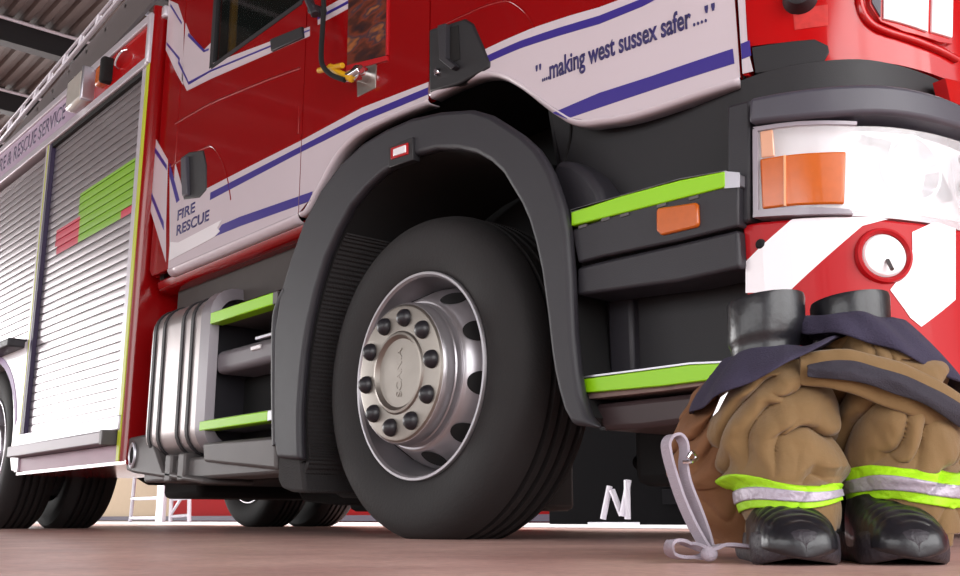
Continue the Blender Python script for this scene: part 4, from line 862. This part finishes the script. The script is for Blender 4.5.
# gathered navy waist around each boot top
def collar(cu, cv, rows, seed, name, m=NAVY, th=.005):
    b = B(); R_ = []
    for (z, ru, rv, du, dv_, tilt) in rows:
        ring = []
        for k in range(120):
            a = 2*PI*k/120; nn = noise.noise(Vector((math.cos(a)*2, math.sin(a)*2, z*14+seed)))
            f = .007*nn+.0025*math.sin(a*9+z*60+seed)
            ring.append(b.verts.new((cu+du+(ru+f)*math.cos(a), cv+dv_+(rv+f)*math.sin(a), z+tilt*math.cos(a)+.006*nn)))
        R_.append(ring)
    for a, c in zip(R_, R_[1:]):
        for k in range(120): b.faces.new((a[k], a[(k+1) % 120], c[(k+1) % 120], c[k]))
    return cloth(name, b, m, tro, th, 1)
collar(.422-TU, 1.455-TV, [(.260, .110, .108, -.014, -.012, .056), (.273, .100, .10, -.010, -.008, .042), (.282, .084, .085, -.002, .0, .024), (.292, .068, .07, .004, .008, .008), (.296, .060, .064, .005, .01, .004), (.285, .055, .060, .005, .01, .006)], 1.3, 'waist_lining')
collar(.562-TU, 1.46-TV, [(.272, .118, .10, .022, -.004, -.048), (.298, .106, .095, .014, -.002, -.040), (.322, .088, .082, .006, .005, -.026), (.338, .072, .07, -.002, .01, -.012), (.342, .062, .064, -.004, .012, .0), (.31, .056, .060, -.004, .012, .0)], 5.2, 'waist_lining')
# fly flap with its dark fastening strip, lying across the right leg
def ribbon(name, path, wid, m, th=.004, par=tro, wobble=0, curl=0):
    P = smooth_path([Vector(p) for p in path], 10); b = B(); rows = []
    for i, p in enumerate(P):
        t = (P[min(i+1, len(P)-1)]-P[max(0, i-1)]).normalized(); n = Vector((0, -1, .25)).normalized(); w = t.cross(n).normalized()
        k = i/(len(P)-1); ww = wid(k) if callable(wid) else wid; row = []
        for j in range(9):
            s = (j/8-.5); row.append(b.verts.new(p+w*ww*s+n*(curl*(.25-s*s)*4+wobble*noise.noise(Vector((k*6, s*3, 2))))))
        rows.append(row)
    for a, c in zip(rows, rows[1:]):
        for k in range(8): b.faces.new((a[k], a[k+1], c[k+1], c[k]))
    return cloth(name, b, m, par, th, 1)
def L(px, v): return (px[0]-TU, v-TV, px[1])
FP = [(.434,.254),(.461,.254),(.493,.249),(.544,.233),(.595,.211),(.652,.182)]
fpth = [L(FP[0], 1.36), L(FP[1], 1.345), L(FP[2], 1.335), L(FP[3], 1.33), L(FP[4], 1.335), L(FP[5], 1.36)]
fl_ = ribbon('front_flap', fpth, lambda k: .046+.026*math.sin(min(1, k*1.3)*PI/2), TAN, .006, wobble=.006, curl=.006)
fp2 = [(p[0], p[1]-.020, p[2]-.005) for p in fpth]
ribbon('fastening_strip', [(p[0]+.004, p[1], p[2]) for p in fp2], lambda k: .018+.012*min(1, k*4), mat('dark_fastening_tape', (52, 48, 58), .9, bump=.4, bs=500), .003, fl_, wobble=.006, curl=.005)
# folded seat of the trousers hanging behind the left leg
b = B()
SP = leg_surface(.362-TU, 1.50-TV, [(.02, .045, .06, .02, 0), (.07, .066, .07, .006, 0), (.13, .080, .08, 0, 0), (.19, .070, .08, .004, 0), (.235, .058, .07, .02, 0), (.262, .045, .06, .03, 0)], 5.6)
sheet(b, SP, 0, 2*PI, .02, .262, 160, 110, wrap=True); cloth('gathered_seat', b, mat('brown_cloth', (122, 82, 52), .85, var=.15, vs=14, bump=.4, bs=40), tro)
b = B(); SP2 = leg_surface(.640-TU, 1.50-TV, [(.02, .035, .05, 0, 0), (.08, .05, .06, 0, 0), (.16, .06, .07, 0, 0), (.24, .05, .06, 0, 0)], 2.2)
sheet(b, SP2, 0, 2*PI, .02, .24, 140, 100, wrap=True); cloth('gathered_seat', b, TAN, tro)
# brace strap looping up and lying on the floor
def strap(name, path, w=.007, th=.0022, closed=False):
    P = smooth_path([Vector(p) for p in path], 8); b = B(); rows = []
    for i, p in enumerate(P):
        t = (P[min(i+1, len(P)-1)]-P[max(0, i-1)]).normalized(); d_ = Vector((.55, -.83, .1)); wv = (d_-t*d_.dot(t)).normalized()*w*1.3; nv = t.cross(wv).normalized()*th
        rows.append([b.verts.new(p+wv+nv), b.verts.new(p+wv-nv), b.verts.new(p-wv-nv), b.verts.new(p-wv+nv)])
    for a, c in zip(rows, rows[1:]):
        for k in range(4): b.faces.new((a[k], a[(k+1) % 4], c[(k+1) % 4], c[k]))
    b.faces.new(rows[0]); b.faces.new(rows[-1]); return obj(name, b, STRAP, tro, smooth=50)
SA = [(.296,.017),(.279,.049),(.265,.084),(.255,.119),(.250,.143),(.250,.156),(.257,.164),(.267,.164),(.273,.155),(.274,.142),(.272,.125),(.276,.101),(.288,.067),(.297,.039),(.302,.017)]
s1_ = strap('brace_strap', [L((p[0], p[1]), 1.36+.006*(i/14)) for i, p in enumerate(SA)], .0062)
SB = [(.299,.015),(.283,.008),(.262,.007),(.246,.012),(.241,.021),(.245,.028),(.258,.028),(.273,.023),(.296,.018),(.316,.023),(.351,.020)]
strap('brace_strap', [L((p[0], max(.004, p[1])), 1.34+(.02*math.sin(i) if i < 8 else 0)) for i, p in enumerate(SB)], .0052)
kn = [(.295,.017)][0]
b = B(); bmesh.ops.create_icosphere(b, subdivisions=3, radius=.011, matrix=Matrix.Translation(L((kn[0], .012), 1.34)) @ Matrix.Diagonal((1, .8, .9, 1))); obj('strap_knot', b, STRAP, tro)
ck = [(.268,.129),(.280,.130),(.291,.135),(.283,.143),(.275,.135)]
b = B(); tube(b, smooth_path([L(ck[0], 1.35), L(ck[1], 1.35), L(ck[2], 1.37)]), .003, 8); tube(b, smooth_path([L(ck[4], 1.35), L(ck[3], 1.355), L(ck[2], 1.37)]), .0022, 8); obj('metal_strap_hook', b, CHROME, tro)
lb_ = [(.331,.221),(.316,.195),(.309,.189),(.321,.214)]
b = B(); pr_ = [L(p, 1.34) for p in lb_]; v_ = [b.verts.new(p) for p in pr_]; b.faces.new(v_); w_ = bmesh.ops.extrude_face_region(b, geom=b.faces[:])
for g_ in w_['geom']:
    if isinstance(g_, bmesh.types.BMVert): g_.co.y += .003
obj('white_loop_tag', b, FLAMP, tro, smooth=0)
